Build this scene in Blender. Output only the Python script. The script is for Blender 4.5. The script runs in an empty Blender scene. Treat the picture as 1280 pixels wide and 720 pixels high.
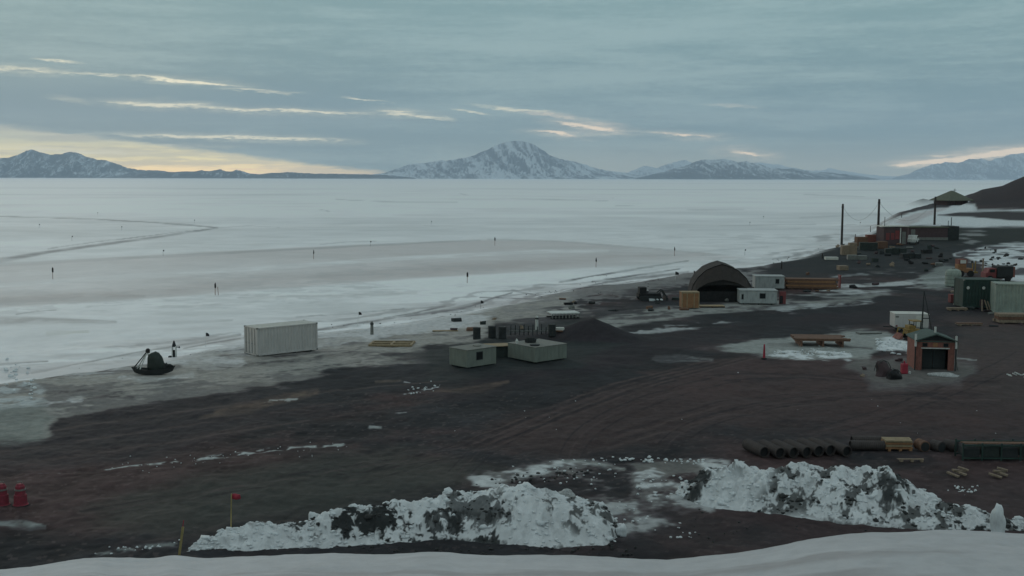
import bpy, math, random
import numpy as np
from mathutils import Vector, Matrix, Euler

random.seed(7)
R = math.radians
scene = bpy.context.scene
COL = scene.collection

# ------------------------------------------------------------------ camera
F = 1372.0            # focal length in pixels of a 1280 px wide frame
CAMZ = 13.0
PITCH = math.atan((360 - 222.6) / F)
ROLL = R(0.13)
cam_data = bpy.data.cameras.new('camera')
cam_data.sensor_width = 36.0
cam_data.lens = 36.0 * F / 1280.0
cam_data.clip_start = 0.5
cam_data.clip_end = 200000
cam = bpy.data.objects.new('camera', cam_data)
COL.objects.link(cam)
CM = (Matrix.Translation((0, 0, CAMZ)) @ Matrix.Rotation(math.pi / 2 - PITCH, 4, 'X') @ Matrix.Rotation(ROLL, 4, 'Z'))
cam.matrix_world = CM
scene.camera = cam
CR = np.array(CM.to_3x3())
CRI = CR.T


def ray(px, py):
    v = CR @ np.array([px - 640.0, 360.0 - py, -F])
    return v / np.linalg.norm(v)


def project(x, y, z):
    p = np.stack([x, y, z - CAMZ], 0).reshape(3, -1)
    q = CRI @ p
    w = np.maximum(-q[2], 1e-3)
    return (640 + F * q[0] / w).reshape(np.shape(x)), (360 - F * q[1] / w).reshape(np.shape(x))


def slope(v):
    """downward slope (drop per metre) of the sight line through picture row v"""
    return np.tan(np.arctan((np.asarray(v, float) - 360) / F) + PITCH)


def side(u, y, z):
    return (u - 640) / F * (y * math.cos(PITCH) + (CAMZ - z) * math.sin(PITCH))


# ------------------------------------------------------------------ noise
def _hash(ix, iy, seed):
    h = (ix.astype(np.int64) * 374761393 + iy.astype(np.int64) * 668265263 + seed * 1442695041) & 0xffffffff
    h = ((h ^ (h >> 13)) * 1274126177) & 0xffffffff
    h = (h ^ (h >> 16)) & 0xffffffff
    return h.astype(np.float64) / 4294967295.0


def vnoise(x, y, seed=0):
    ix = np.floor(x); iy = np.floor(y)
    fx = x - ix; fy = y - iy
    fx = fx * fx * fx * (fx * (fx * 6 - 15) + 10); fy = fy * fy * fy * (fy * (fy * 6 - 15) + 10)
    a = _hash(ix, iy, seed); b = _hash(ix + 1, iy, seed)
    c = _hash(ix, iy + 1, seed); d = _hash(ix + 1, iy + 1, seed)
    return (a + (b - a) * fx) * (1 - fy) + (c + (d - c) * fx) * fy     # 0..1


def fbm(x, y, wl, octaves=5, seed=0, gain=0.55, spacing=None):
    """-1..1-ish fractal noise; octaves finer than the mesh can carry fade out"""
    out = np.zeros(np.shape(x)); amp = 1.0; tot = 0
    for k in range(octaves):
        w = wl / (2.03 ** k)
        ca, sa = math.cos(k * 1.3 + seed), math.sin(k * 1.3 + seed)
        n = vnoise((x * ca - y * sa) / w + k * 17.3, (x * sa + y * ca) / w - k * 9.1, seed * 13 + k) * 2 - 1
        if spacing is not None:
            n = n * np.clip((w / spacing - 0.8) / 1.2, 0, 1)
        out = out + n * amp; tot += amp; amp *= gain
    return out / tot * 1.6


def cells(x, y, size, seed=0):
    """distance to the nearest jittered cell point and that cell's random value"""
    xs = x / size; ys = y / size
    ix = np.floor(xs); iy = np.floor(ys)
    best = np.full(np.shape(x), 9.0); val = np.zeros(np.shape(x))
    for dx in (-1, 0, 1):
        for dy in (-1, 0, 1):
            cx = ix + dx; cy = iy + dy
            px = cx + _hash(cx, cy, seed); py = cy + _hash(cx, cy, seed + 5)
            d = np.hypot(px - xs, py - ys)
            m = d < best
            best = np.where(m, d, best); val = np.where(m, _hash(cx, cy, seed + 9), val)
    return best, val


def smooth(a, b, x):
    t = np.clip((x - a) / (b - a), 0, 1)
    return t * t * (3 - 2 * t)


def sdist(px, py, poly):
    """signed distance to a polygon, + inside"""
    d = np.full(np.shape(px), 1e18); inside = np.zeros(np.shape(px), bool)
    n = len(poly)
    for i in range(n):
        x1, y1 = poly[i]; x2, y2 = poly[(i + 1) % n]
        ex, ey = x2 - x1, y2 - y1
        L = ex * ex + ey * ey + 1e-12
        t = np.clip(((px - x1) * ex + (py - y1) * ey) / L, 0, 1)
        d = np.minimum(d, (px - x1 - t * ex) ** 2 + (py - y1 - t * ey) ** 2)
        if y1 != y2:
            c = ((y1 > py) != (y2 > py)) & (px < ex * (py - y1) / (y2 - y1) + x1)
            inside ^= c
    d = np.sqrt(d)
    return np.where(inside, d, -d)


def ldist(px, py, pts, ws):
    """distance to a polyline, divided by its local half width"""
    d = np.full(np.shape(px), 1e9)
    for i in range(len(pts) - 1):
        x1, y1 = pts[i]; x2, y2 = pts[i + 1]
        ex, ey = x2 - x1, y2 - y1
        t = np.clip(((px - x1) * ex + (py - y1) * ey) / (ex * ex + ey * ey + 1e-12), 0, 1)
        w = ws[i] + (ws[i + 1] - ws[i]) * t
        d = np.minimum(d, np.hypot(px - x1 - t * ex, py - y1 - t * ey) / w)
    return d


# ------------------------------------------------------------------ terrain
ZPD = [-50, 40, 60, 90, 130, 175, 250, 366, 500]
ZPV = [1.3, 1.25, 1.2, 1.0, 1.3, 2.3, 3.6, 5.0, 5.2]


def zplateau(y):
    return np.interp(y, ZPD, ZPV)


def unproj_plateau(px, py):
    r = ray(px, py); z = 1.0
    for _ in range(40):
        t = (z - CAMZ) / min(r[2], -0.002)
        z = 0.5 * z + 0.5 * float(zplateau(r[1] * t))
    return (r[0] * t, r[1] * t)


SHORE_PX = [(-420, 492), (-150, 480), (0, 472), (100, 460), (200, 446), (300, 428), (400, 411), (470, 404), (560, 392),
            (640, 376), (720, 358), (800, 348), (860, 338), (940, 329), (1000, 319), (1030, 307), (1050, 301), (1075, 293),
            (1100, 281), (1110, 272), (1113, 263), (1140, 256), (1165, 252), (1185, 246), (1202, 243)]
LAND = [unproj_plateau(*p) for p in SHORE_PX]
LAND = [(LAND[0][0] - 400, LAND[0][1] - 30)] + LAND + [(190, 520), (400, 640), (900, 700), (900, -80), (-500, -80)]

HU = [1150, 1195, 1212, 1225, 1250, 1262, 1280, 1350, 1500, 1900, 2600]
HE = [-40, -30, -21, -14, -9, -3, 5, 34, 62, 85, 60]
HUX = [(u - 640) / F for u in HU]


def terrain_z(x, y):
    x = np.asarray(x, float); y = np.asarray(y, float)
    s = sdist(x, y, LAND)
    w = 2.5 + 0.012 * np.abs(y)
    zp = zplateau(y)
    b = smooth(-w, w * 0.8, s + 0.8 * fbm(x, y, 9, 3, 3))
    z = zp * b
    # the hill at the right
    tx = x / np.maximum(y, 1)
    crest = CAMZ + np.interp(tx, HUX, HE) * 400 / F
    base = zp
    ramp = smooth(285 + 8 * fbm(x, y, 30, 3, 11), 400, y) * smooth(620, 430, y)
    hill = np.maximum(crest - base, 0) * ramp * smooth(0.36, 0.42, tx) * (y > 100)
    z = z + hill
    # gravel heap near the shore
    hx, hy = HEAP
    r1 = np.hypot((x - hx) / 1.0, (y - hy) / 1.3)
    z = z + 1.05 * np.clip(1 - r1 / 3.4, 0, 1) ** 1.1 * b + 0.55 * np.clip(1 - np.hypot((x - hx + 1.2) / 5.5, (y - hy) / 2.6), 0, 1) * b
    # gentle unevenness
    z = z + b * (0.10 * fbm(x, y, 14, 4, 21)) + (1 - b) * 0.03 * fbm(x, y, 30, 3, 5)
    # shore ridge of pushed-up ice
    z = z + 0.28 * np.exp(-((s + 1.0) / (1.6 + 0.006 * np.abs(y))) ** 2) * (0.5 + 0.5 * fbm(x, y, 3, 3, 8)) * (y < 260)
    return z


HEAP = (0.0, 90.0)
_r = ray(744, 428); _t = (1.0 - CAMZ) / _r[2]
HEAP = (_r[0] * _t, _r[1] * _t + 2.0)


def G(px, py, zoff=0.0):
    """ground point seen at a photo pixel"""
    r = ray(px, py)
    t = np.geomspace(14, 6000, 260)
    z = terrain_z(r[0] * t, r[1] * t) + zoff
    dz = CAMZ + r[2] * t - z
    i = np.argmax(dz < 0)
    if i == 0:
        i = len(t) - 1
    a, b = t[i - 1], t[i]
    for _ in range(3):
        tt = np.linspace(a, b, 16)
        dz = CAMZ + r[2] * tt - terrain_z(r[0] * tt, r[1] * tt) - zoff
        j = max(1, int(np.argmax(dz < 0)))
        a, b = tt[j - 1], tt[j]
    tm = (a + b) / 2
    x, y = r[0] * tm, r[1] * tm
    return Vector((x, y, float(terrain_z(np.array([x]), np.array([y]))[0])))


def mpp(p):
    return p.y / F          # metres per photo pixel at a point


# ------------------------------------------------------------------ materials
def nt(m):
    m.use_nodes = True
    return m.node_tree.nodes, m.node_tree.links


MATS = {}


def mat(name, color, rough=0.75, var=0.25, scale=2.0, bump=0.2, metal=0.0, dirt=(0.05, 0.045, 0.045), dirtamt=0.25, spec=0.3):
    if name in MATS:
        return MATS[name]
    m = bpy.data.materials.new(name)
    n, l = nt(m)
    b = n['Principled BSDF']
    b.inputs['Roughness'].default_value = rough
    b.inputs['Metallic'].default_value = metal
    b.inputs['Specular IOR Level'].default_value = spec
    tc = n.new('ShaderNodeTexCoord')
    no = n.new('ShaderNodeTexNoise'); no.inputs['Scale'].default_value = scale; no.inputs['Detail'].default_value = 7
    no.inputs['Roughness'].default_value = 0.65
    l.new(tc.outputs['Object'], no.inputs['Vector'])
    cr = n.new('ShaderNodeValToRGB')
    cr.color_ramp.elements[0].position = 0.3; cr.color_ramp.elements[1].position = 0.7
    c0 = [max(0, c * (1 - var)) for c in color]; c1 = [min(0.9, c * (1 + var)) for c in color]
    cr.color_ramp.elements[0].color = (*c0, 1); cr.color_ramp.elements[1].color = (*c1, 1)
    l.new(no.outputs['Fac'], cr.inputs['Fac'])
    # dirt in vertical streaks and blotches
    mp = n.new('ShaderNodeMapping'); mp.inputs['Scale'].default_value = (2.6, 2.6, 0.7)
    l.new(tc.outputs['Object'], mp.inputs['Vector'])
    n2 = n.new('ShaderNodeTexNoise'); n2.inputs['Scale'].default_value = scale * 1.3; n2.inputs['Detail'].default_value = 8
    n2.inputs['Roughness'].default_value = 0.75
    l.new(mp.outputs['Vector'], n2.inputs['Vector'])
    mr = n.new('ShaderNodeMapRange'); mr.inputs['From Min'].default_value = 0.45; mr.inputs['From Max'].default_value = 0.8
    mr.inputs['To Max'].default_value = dirtamt * 2
    l.new(n2.outputs['Fac'], mr.inputs['Value'])
    mx = n.new('ShaderNodeMixRGB'); mx.inputs['Color2'].default_value = (*dirt, 1)
    l.new(mr.outputs['Result'], mx.inputs['Fac']); l.new(cr.outputs['Color'], mx.inputs['Color1'])
    l.new(mx.outputs['Color'], b.inputs['Base Color'])
    if bump:
        bp = n.new('ShaderNodeBump'); bp.inputs['Strength'].default_value = bump; bp.inputs['Distance'].default_value = 0.02
        l.new(n2.outputs['Fac'], bp.inputs['Height']); l.new(bp.outputs['Normal'], b.inputs['Normal'])
    MATS[name] = m
    return m


def attr_mat(name, bump=0.5, bdist=0.06, scale=3.0, var=0.22, spec=0.15, rough=0.9):
    """surface whose own colour (snow, gravel, stains) is stored per vertex, with finer procedural grain on top"""
    m = bpy.data.materials.new(name)
    n, l = nt(m)
    b = n['Principled BSDF']
    b.inputs['Roughness'].default_value = rough
    b.inputs['Specular IOR Level'].default_value = spec
    at = n.new('ShaderNodeAttribute'); at.attribute_name = 'albedo'
    tc = n.new('ShaderNodeTexCoord')
    n1 = n.new('ShaderNodeTexNoise'); n1.inputs['Scale'].default_value = scale; n1.inputs['Detail'].default_value = 9
    n1.inputs['Roughness'].default_value = 0.7
    l.new(tc.outputs['Object'], n1.inputs['Vector'])
    mr = n.new('ShaderNodeMapRange'); mr.inputs['From Min'].default_value = 0.3; mr.inputs['From Max'].default_value = 0.7
    mr.inputs['To Min'].default_value = 1 - var; mr.inputs['To Max'].default_value = 1 + var
    l.new(n1.outputs['Fac'], mr.inputs['Value'])
    mx = n.new('ShaderNodeMixRGB'); mx.blend_type = 'MULTIPLY'; mx.inputs['Fac'].default_value = 1
    l.new(at.outputs['Color'], mx.inputs['Color1']); l.new(mr.outputs['Result'], mx.inputs['Color2'])
    l.new(mx.outputs['Color'], b.inputs['Base Color'])
    bp = n.new('ShaderNodeBump'); bp.inputs['Strength'].default_value = bump; bp.inputs['Distance'].default_value = bdist
    l.new(n1.outputs['Fac'], bp.inputs['Height']); l.new(bp.outputs['Normal'], b.inputs['Normal'])
    return m


# ------------------------------------------------------------------ objects
def tag(o, label=None, cat=None, group=None, kind=None):
    if label: o['label'] = label
    if cat: o['category'] = cat
    if group: o['group'] = group
    if kind: o['kind'] = kind
    return o


def mesh_np(name, verts, faces, m, albedo=None, smooth_sh=True):
    me = bpy.data.meshes.new(name)
    nv = len(verts); nf = len(faces)
    me.vertices.add(nv); me.vertices.foreach_set('co', np.asarray(verts, np.float32).ravel())
    me.loops.add(nf * 4); me.loops.foreach_set('vertex_index', np.asarray(faces, np.int32).ravel())
    me.polygons.add(nf); me.polygons.foreach_set('loop_start', np.arange(0, nf * 4, 4, dtype=np.int32))
    me.update(calc_edges=True); me.validate()
    if smooth_sh:
        me.polygons.foreach_set('use_smooth', np.ones(len(me.polygons), bool))
    if albedo is not None:
        a = me.color_attributes.new('albedo', 'FLOAT_COLOR', 'POINT')
        c = np.ones((nv, 4), np.float32); c[:, :3] = np.clip(albedo, 0, 0.9)
        a.data.foreach_set('color', c.ravel())
    me.materials.append(m)
    o = bpy.data.objects.new(name, me); COL.objects.link(o)
    return o


def grid_faces(nr, nc):
    i = np.arange(nr * nc).reshape(nr, nc)
    return np.stack([i[:-1, :-1], i[:-1, 1:], i[1:, 1:], i[1:, :-1]], -1).reshape(-1, 4)


class MB:
    """collects boxes, tubes and panels and links them as ONE mesh object"""
    def __init__(s): s.v = []; s.f = []

    def add(s, vs, fs):
        k = len(s.v); s.v += [tuple(v) for v in vs]; s.f += [tuple(i + k for i in f) for f in fs]
        return s

    def box(s, x0, x1, y0, y1, z0, z1, M=None, jit=0):
        c = [(x, y, z) for z in (z0, z1) for y in (y0, y1) for x in (x0, x1)]
        if jit: c = [(a + random.uniform(-jit, jit), b + random.uniform(-jit, jit), d + random.uniform(-jit, jit)) for a, b, d in c]
        if M: c = [M @ Vector(p) for p in c]
        return s.add(c, [(0, 2, 3, 1), (4, 5, 7, 6), (0, 1, 5, 4), (2, 6, 7, 3), (0, 4, 6, 2), (1, 3, 7, 5)])

    def tube(s, a, b, r0, r1=None, n=8, caps=True):
        r1 = r0 if r1 is None else r1
        a = Vector(a); b = Vector(b); d = (b - a).normalized()
        u = d.orthogonal().normalized(); w = d.cross(u)
        vs = []
        for p, r in ((a, r0), (b, r1)):
            for i in range(n):
                t = 2 * math.pi * i / n
                vs.append(p + u * (r * math.cos(t)) + w * (r * math.sin(t)))
        fs = [(i, (i + 1) % n, n + (i + 1) % n, n + i) for i in range(n)]
        if caps: fs += [tuple(range(n))[::-1], tuple(range(n, 2 * n))]
        return s.add(vs, fs)

    def path(s, pts, r, n=6):
        for a, b in zip(pts[:-1], pts[1:]): s.tube(a, b, r, r, n)
        return s

    def lathe(s, prof, n=16, c=(0, 0, 0)):
        vs = [(c[0] + r * math.cos(2 * math.pi * i / n), c[1] + r * math.sin(2 * math.pi * i / n), c[2] + z) for r, z in prof for i in range(n)]
        fs = [(k * n + i, k * n + (i + 1) % n, (k + 1) * n + (i + 1) % n, (k + 1) * n + i) for k in range(len(prof) - 1) for i in range(n)]
        fs += [tuple(range(n))[::-1], tuple(range((len(prof) - 1) * n, len(prof) * n))]
        return s.add(vs, fs)

    def prism(s, pts, y0, y1):
        """profile in x,z extruded along y"""
        n = len(pts)
        vs = [(x, y0, z) for x, z in pts] + [(x, y1, z) for x, z in pts]
        fs = [(i, (i + 1) % n, n + (i + 1) % n, n + i) for i in range(n)] + [tuple(range(n))[::-1], tuple(range(n, 2 * n))]
        return s.add(vs, fs)

    def build(s, name, m, parent=None, bevel=0.0, sm=False):
        me = bpy.data.meshes.new(name)
        me.from_pydata(s.v, [], s.f); me.update()
        if sm:
            for p in me.polygons: p.use_smooth = True
        me.materials.append(m)
        o = bpy.data.objects.new(name, me); COL.objects.link(o)
        if parent: o.parent = parent
        if bevel:
            b = o.modifiers.new('bevel', 'BEVEL'); b.width = bevel; b.segments = 2; b.limit_method = 'ANGLE'
        return o


def thing(name, label, cat, loc, rz=0.0, group=None, scale=1.0):
    o = bpy.data.objects.new(name, None); COL.objects.link(o)
    o.location = loc; o.rotation_euler = (0, 0, rz); o.scale = (scale,) * 3
    o.empty_display_size = 0.2
    return tag(o, label, cat, group)


def copy_tree(o, parent=None):
    c = o.copy(); COL.objects.link(c)
    if parent: c.parent = parent
    for ch in list(o.children): copy_tree(ch, c)
    return c


def solo(mb, name, m, label, cat, loc, rz=0, group=None, bevel=0.0, sm=False, rot=None):
    o = mb.build(name, m, None, bevel, sm)
    o.location = loc; o.rotation_euler = rot if rot else (0, 0, rz)
    return tag(o, label, cat, group)


def lump(rx, ry, rz, seed, rough=0.25, sub=2, cut=0.0):
    """an irregular block: subdivided sphere pushed in and out, its foot flattened"""
    import bmesh
    bm = bmesh.new(); bmesh.ops.create_icosphere(bm, subdivisions=sub, radius=1)
    rnd = random.Random(seed); ph = [rnd.uniform(0, 9) for _ in range(12)]
    planes = [(Vector((rnd.gauss(0, 1), rnd.gauss(0, 1), rnd.gauss(0, 1))).normalized(), rnd.uniform(0.55, 0.85)) for _ in range(7)]
    for v in bm.verts:
        p = v.co.copy()
        for q, d in planes:
            k = p.dot(q)
            if k > d: p -= q * (k - d) * 0.9
        k = 1 + rough * (math.sin(3.1 * p.x + ph[0]) * math.sin(2.7 * p.y + ph[1]) + 0.6 * math.sin(5.3 * p.z + ph[2] + 3 * p.x) + 0.5 * math.sin(9 * p.y + ph[3]) * math.sin(8 * p.x + ph[4]))
        p *= k
        v.co = Vector((p.x * rx, p.y * ry, max(p.z, -0.45) * rz))
    vs = [v.co.copy() for v in bm.verts]; fs = [[v.index for v in f.verts] for f in bm.faces]
    bm.free()
    return vs, fs


# ================================================================== GROUND
offs = np.concatenate([np.geomspace(0.62, 24, 90)[:-1], np.arange(24, 420, 1.0), np.arange(420, 660, 1.7)])
dist = CAMZ * F / offs
dist = np.concatenate([dist, np.linspace(dist[-1] - 0.3, -30, 60)])
us = np.concatenate([np.linspace(-1500, -160, 90)[:-1], np.arange(-160, 1440, 1.6), np.linspace(1442, 3200, 100)])
Y, UU = np.meshgrid(dist, us, indexing='ij')
X = (UU - 640) / F * np.maximum(Y, 30)
shp = X.shape
Z = terrain_z(X, Y)
U, V = project(X, np.maximum(Y, 4), Z)
SP = np.maximum(np.abs(Y) ** 2 / (CAMZ * F) * 0.55, 0.06)
SD = sdist(X, Y, LAND)

N20 = 1.5 * fbm(X, Y, 26, 7, 31, 0.62, SP)
N5 = 1.7 * fbm(X, Y, 6, 6, 32, 0.68, SP)
N1 = 1.8 * fbm(X, Y, 1.6, 4, 33, 0.75, SP)
# streaky noise along the shore direction
ca, sa = math.cos(R(28)), math.sin(R(28))
XS, YS = X * ca + Y * sa, -X * sa + Y * ca
NST = 1.8 * fbm(XS * 0.28, YS, 5.0, 6, 34, 0.72, SP * 0.5)
NF = 1.5 * fbm(X, Y, 60, 8, 35, 0.66, SP * 0.5)


def mixc(c, m, col):
    m = np.clip(m, 0, 1)[..., None]
    return c * (1 - m) + np.asarray(col) * m


ICE = np.array([0.90, 0.885, 0.90]); GRAV = np.array([0.074, 0.049, 0.047]); GDARK = np.array([0.032, 0.034, 0.037])
DIRTY = np.array([0.33, 0.31, 0.29]); PINK = np.array([0.60, 0.52, 0.51]); SNOWL = np.array([0.66, 0.68, 0.70])

# --- sea ice colour
ice = np.ones(shp + (3,)) * ICE
ice *= (1 + 0.06 * N20 + 0.07 * NF + 0.06 * N5)[..., None]
farstr = fbm(X * 0.15, Y, 260, 6, 41, 0.65, SP * 0.4)
ice = mixc(ice, smooth(0.25, 0.75, 1.5 * farstr) * 0.35 * smooth(120, 300, Y), (0.55, 0.56, 0.58))
mott = 1.6 * fbm(X * 0.5, Y, 16, 6, 43, 0.72, SP * 0.5)
ice = mixc(ice, smooth(0.15, 0.8, mott) * 0.35 * smooth(500, 150, Y), (0.56, 0.56, 0.56))
n_tr = 2.2 * N20 + 1.3 * N5


def istroke(pts, ws, col, a, soft=0.5, warp=0.25):
    global ice
    d = ldist(U, V + 0.35 * N20 * 1.5, pts, ws) + warp * (N5 + N20)
    ice = mixc(ice, smooth(1 + soft, 1 - soft, d) * a * (0.45 + 0.55 * smooth(-0.7, 0.3, N5 + 0.6 * NF)), col)


def ipoly(pts, col, a, soft=4, warp=5):
    global ice
    s = sdist(U, V, pts) + warp * (0.7 * N20 + 0.5 * N5)
    ice = mixc(ice, smooth(-soft, soft, s) * a * (0.85 + 0.25 * NF), col)


# the broad worn ice road
ipoly([(-300, 352), (60, 326), (300, 313), (470, 305), (610, 299), (720, 302), (860, 313), (930, 322), (820, 330), (700, 338),
       (560, 346), (400, 356), (200, 372), (60, 380), (-300, 400)], PINK * 0.92, 0.62, 2.0, 1.5)
istroke([(-200, 372), (100, 350), (320, 336), (520, 322), (680, 314), (760, 313)], [4, 3.2, 3, 2.6, 2, 1.2], ICE, 0.75)
istroke([(-200, 345), (0, 331), (150, 323), (320, 314), (470, 306), (600, 300)], [2.2, 2, 1.8, 1.5, 1.2, 0.8], (0.40, 0.39, 0.40), 0.55)
istroke([(610, 299), (700, 302), (800, 309), (900, 318)], [0.9, 0.8, 0.8, 0.8], (0.42, 0.41, 0.41), 0.5)
istroke([(-200, 392), (60, 372), (200, 366), (330, 350), (560, 336), (760, 322), (880, 318)], [8, 8, 6, 6, 6, 5, 2], PINK * 0.82, 0.5, 0.8)
istroke([(-100, 385), (60, 374), (180, 370)], [8, 7, 2], (0.38, 0.35, 0.35), 0.45, 0.9)
istroke([(-60, 402), (40, 400), (145, 402)], [7, 4, 1.2], (0.40, 0.38, 0.38), 0.75, 0.5)
istroke([(60, 416), (110, 414)], [2.2, 1.4], (0.50, 0.50, 0.45), 0.5)
istroke([(200, 403), (240, 402), (290, 400)], [1.2, 1.5, 1], (0.46, 0.45, 0.45), 0.5)
istroke([(370, 396), (430, 392), (505, 386)], [0.7, 0.8, 0.5], (0.32, 0.32, 0.33), 0.6)
istroke([(300, 372), (420, 370), (520, 366)], [2.5, 2.5, 1.5], (0.62, 0.60, 0.59), 0.5, 1.0)
# the looping track
istroke([(-150, 333), (0, 325), (60, 315), (130, 305), (190, 297), (240, 290), (268, 285.5)], [3.4, 2.6, 1.6, 1.5, 1.2, 1.0, 0.9], (0.25, 0.25, 0.27), 0.9, 0.7, 0.2)
istroke([(60, 311), (130, 301), (200, 293), (255, 287)], [0.6, 0.55, 0.5, 0.4], (0.30, 0.30, 0.32), 0.8)
istroke([(-150, 268), (0, 270), (110, 273.5), (180, 277), (235, 281), (272, 285)], [0.5, 0.5, 0.55, 0.6, 0.9, 1.0], (0.25, 0.25, 0.27), 0.9, 0.6, 0.15)
istroke([(270, 285), (310, 282), (350, 284)], [0.8, 0.4, 0.2], (0.45, 0.45, 0.46), 0.5)
for pts, w in [([(420, 249), (480, 252), (572, 253)], 0.45), ([(530, 282), (548, 283)], 0.5), ([(640, 248), (720, 250), (760, 251)], 0.4),
               ([(575, 242), (585, 244)], 0.5), ([(860, 262), (930, 262)], 0.5), ([(770, 257), (800, 258)], 0.5), ([(1005, 243), (1080, 246)], 0.4),
               ([(1000, 272), (1100, 268)], 0.7), ([(900, 282), (1020, 280)], 0.6), ([(400, 262), (412, 264)], 0.4), ([(860, 288), (1000, 286)], 0.5),
               ([(400, 305), (440, 302), (470, 301)], 0.5), ([(860, 316), (900, 312), (960, 308)], 0.8), ([(955, 325), (1000, 318)], 0.9)]:
    istroke(pts, [w * 1.1] * len(pts), (0.40, 0.40, 0.42), 0.5, 0.6, 0.2)
for pts, w in (([(40, 466), (100, 455), (160, 443), (230, 431), (300, 418)], 1.3), ([(395, 413), (440, 405), (500, 397), (560, 387), (600, 378)], 1.2), ([(230, 436), (270, 428), (300, 423)], 1.0),
               ([(480, 398), (520, 391), (556, 382)], 0.8), ([(0, 455), (60, 452)], 1), ([(700, 352), (800, 335), (860, 326)], 0.7), ([(740, 352), (800, 343), (850, 336)], 0.7), ([(20, 393), (50, 389), (70, 388)], 0.8)):
    istroke(pts, [w] * len(pts), (0.12, 0.115, 0.12), 0.85, 0.8, 0.7)
rough_ = smooth(0.0, 0.5, 1.8 * fbm(X * 0.6, Y, 3.0, 4, 47, 0.8, SP * 0.5)) * smooth(-90, -10, SD) * (Y < 260)
ice = mixc(ice, rough_ * 0.45 * smooth(-0.2, 0.6, N20 + 0.3), (0.46, 0.46, 0.47))
# cracks and meltwater stains running beside the shore
for dd, w, a in ((-3.2, 0.35, 0.8), (-6.5, 0.3, 0.5), (-11, 0.35, 0.45)):
    q = np.abs(SD - dd + 2.6 * N20 + 0.8 * N5) / (w * (1 + Y / 90))
    ice = mixc(ice, smooth(1.4, 0.5, q) * a * smooth(0.0, 0.5, NF + 0.45) * (Y < 330), (0.17, 0.16, 0.165))
ice = mixc(ice, smooth(-16, -2, SD + 4 * NST) * 0.42 * smooth(-0.2, 0.5, NST + 0.2) * (Y < 320), (0.42, 0.37, 0.37))
ipoly([(500, 398), (560, 384), (600, 378), (640, 370), (700, 362), (640, 384), (560, 394)], (0.50, 0.45, 0.46), 0.5, 5, 6)
for pts in ([(540, 392), (580, 385), (620, 372), (640, 366)], [(600, 372), (660, 374), (700, 372)], [(640, 362), (680, 372)], [(700, 366), (760, 352), (860, 340)]):
    istroke(pts, [1.0] * len(pts), (0.15, 0.14, 0.15), 0.75, 0.6, 0.5)

# --- land colour
land = np.ones(shp + (3,)) * GRAV
g = smooth(-0.45, 0.55, N20 * 0.8 + 0.35 * N5)
land = GDARK * (1 - g[..., None]) + GRAV * g[..., None]
land *= np.clip(1 + 0.12 * N5 + 0.17 * N1 + 0.15 * NF, 0.3, 1.7)[..., None]
# grit of paler stones
_, cv = cells(X, Y, 0.16, 3)
land = mixc(land, ((cv > 0.95) & (Y < 60)) * 0.22, (0.20, 0.16, 0.15))


def lpoly(pts, col, a, soft=6, warp=8, thr=None, nz=None):
    global land
    nz = NST if nz is None else nz
    s = sdist(U, V, pts) + warp * (0.6 * N5 + 0.8 * nz)
    m = smooth(-soft, soft, s) * a
    if thr is not None:
        m = m * smooth(thr - 0.25, thr + 0.25, nz * 0.8 + 0.5 * N1 + 0.4 * N5)
    land = mixc(land, m, col)


def lstroke(pts, ws, col, a, soft=0.5, warp=0.6, thr=None):
    global land
    d = ldist(U, V, pts, ws) + warp * (N5 + 0.7 * N1)
    m = smooth(1 + soft, 1 - soft, d) * a * (0.35 + 0.65 * smooth(-0.9, 0.3, N1 + 0.6 * N5))
    if thr is not None:
        m = m * smooth(thr - 0.2, thr + 0.2, N1 + 0.6 * N5)
    land = mixc(land, m, col)


# greener, darker fines near the front and left, browner in the middle
lpoly([(-200, 520), (250, 495), (400, 480), (420, 500), (180, 560), (-200, 580)], (0.036, 0.038, 0.042), 0.75, 14, 12)
lpoly([(250, 590), (500, 560), (640, 590), (560, 620), (420, 640), (200, 660), (100, 640)], (0.058, 0.066, 0.056), 0.75, 16, 12)
lpoly([(600, 470), (760, 430), (1000, 400), (1110, 375), (1180, 380), (1180, 400), (1000, 408), (880, 425), (760, 470), (560, 500)], (0.033, 0.027, 0.031), 0.8, 12, 10)
lpoly([(640, 520), (820, 470), (1100, 460), (1300, 500), (1300, 545), (900, 545), (700, 580), (600, 560)], (0.078, 0.053, 0.049), 0.7, 20, 14)
lpoly([(1190, 400), (1330, 395), (1330, 520), (1240, 500), (1200, 470)], (0.082, 0.070, 0.064), 0.6, 12, 8)
lpoly([(540, 470), (720, 462), (780, 425), (700, 405), (590, 410), (520, 440)], (0.036, 0.046, 0.044), 0.75, 9, 8)
lpoly([(1060, 318), (1200, 312), (1300, 300), (1300, 285), (1190, 283), (1100, 300), (1050, 320)], (0.027, 0.034, 0.032), 0.85, 5, 4)
# vehicle ruts
for k in range(7):
    o = k * 9
    lstroke([(560 + o, 560), (660 + o, 520), (760 + o, 482), (880 + o * 1.3, 452 - k), (1010 + o, 440)], [1.1, 1.0, 0.9, 0.8, 0.6], (0.035, 0.028, 0.030) if k % 2 else (0.105, 0.078, 0.070), 0.75, 0.7, 0.55)
for k in range(5):
    lstroke([(-50, 590 - k * 9), (200, 555 - k * 9), (420, 520 - k * 8), (560, 496 - k * 5)], [1.6, 1.3, 1.1, 0.9], (0.030, 0.030, 0.032) if k % 2 else (0.09, 0.072, 0.066), 0.7, 0.7, 0.6)
for k in range(4):
    lstroke([(760, 560 - k * 5), (900, 520 - k * 6), (1060, 500 - k * 5), (1250, 500 - k * 8)], [1.4, 1.1, 1.0, 1.2], (0.034, 0.026, 0.028) if k % 2 else (0.105, 0.08, 0.072), 0.7, 0.7, 0.6)
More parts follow.
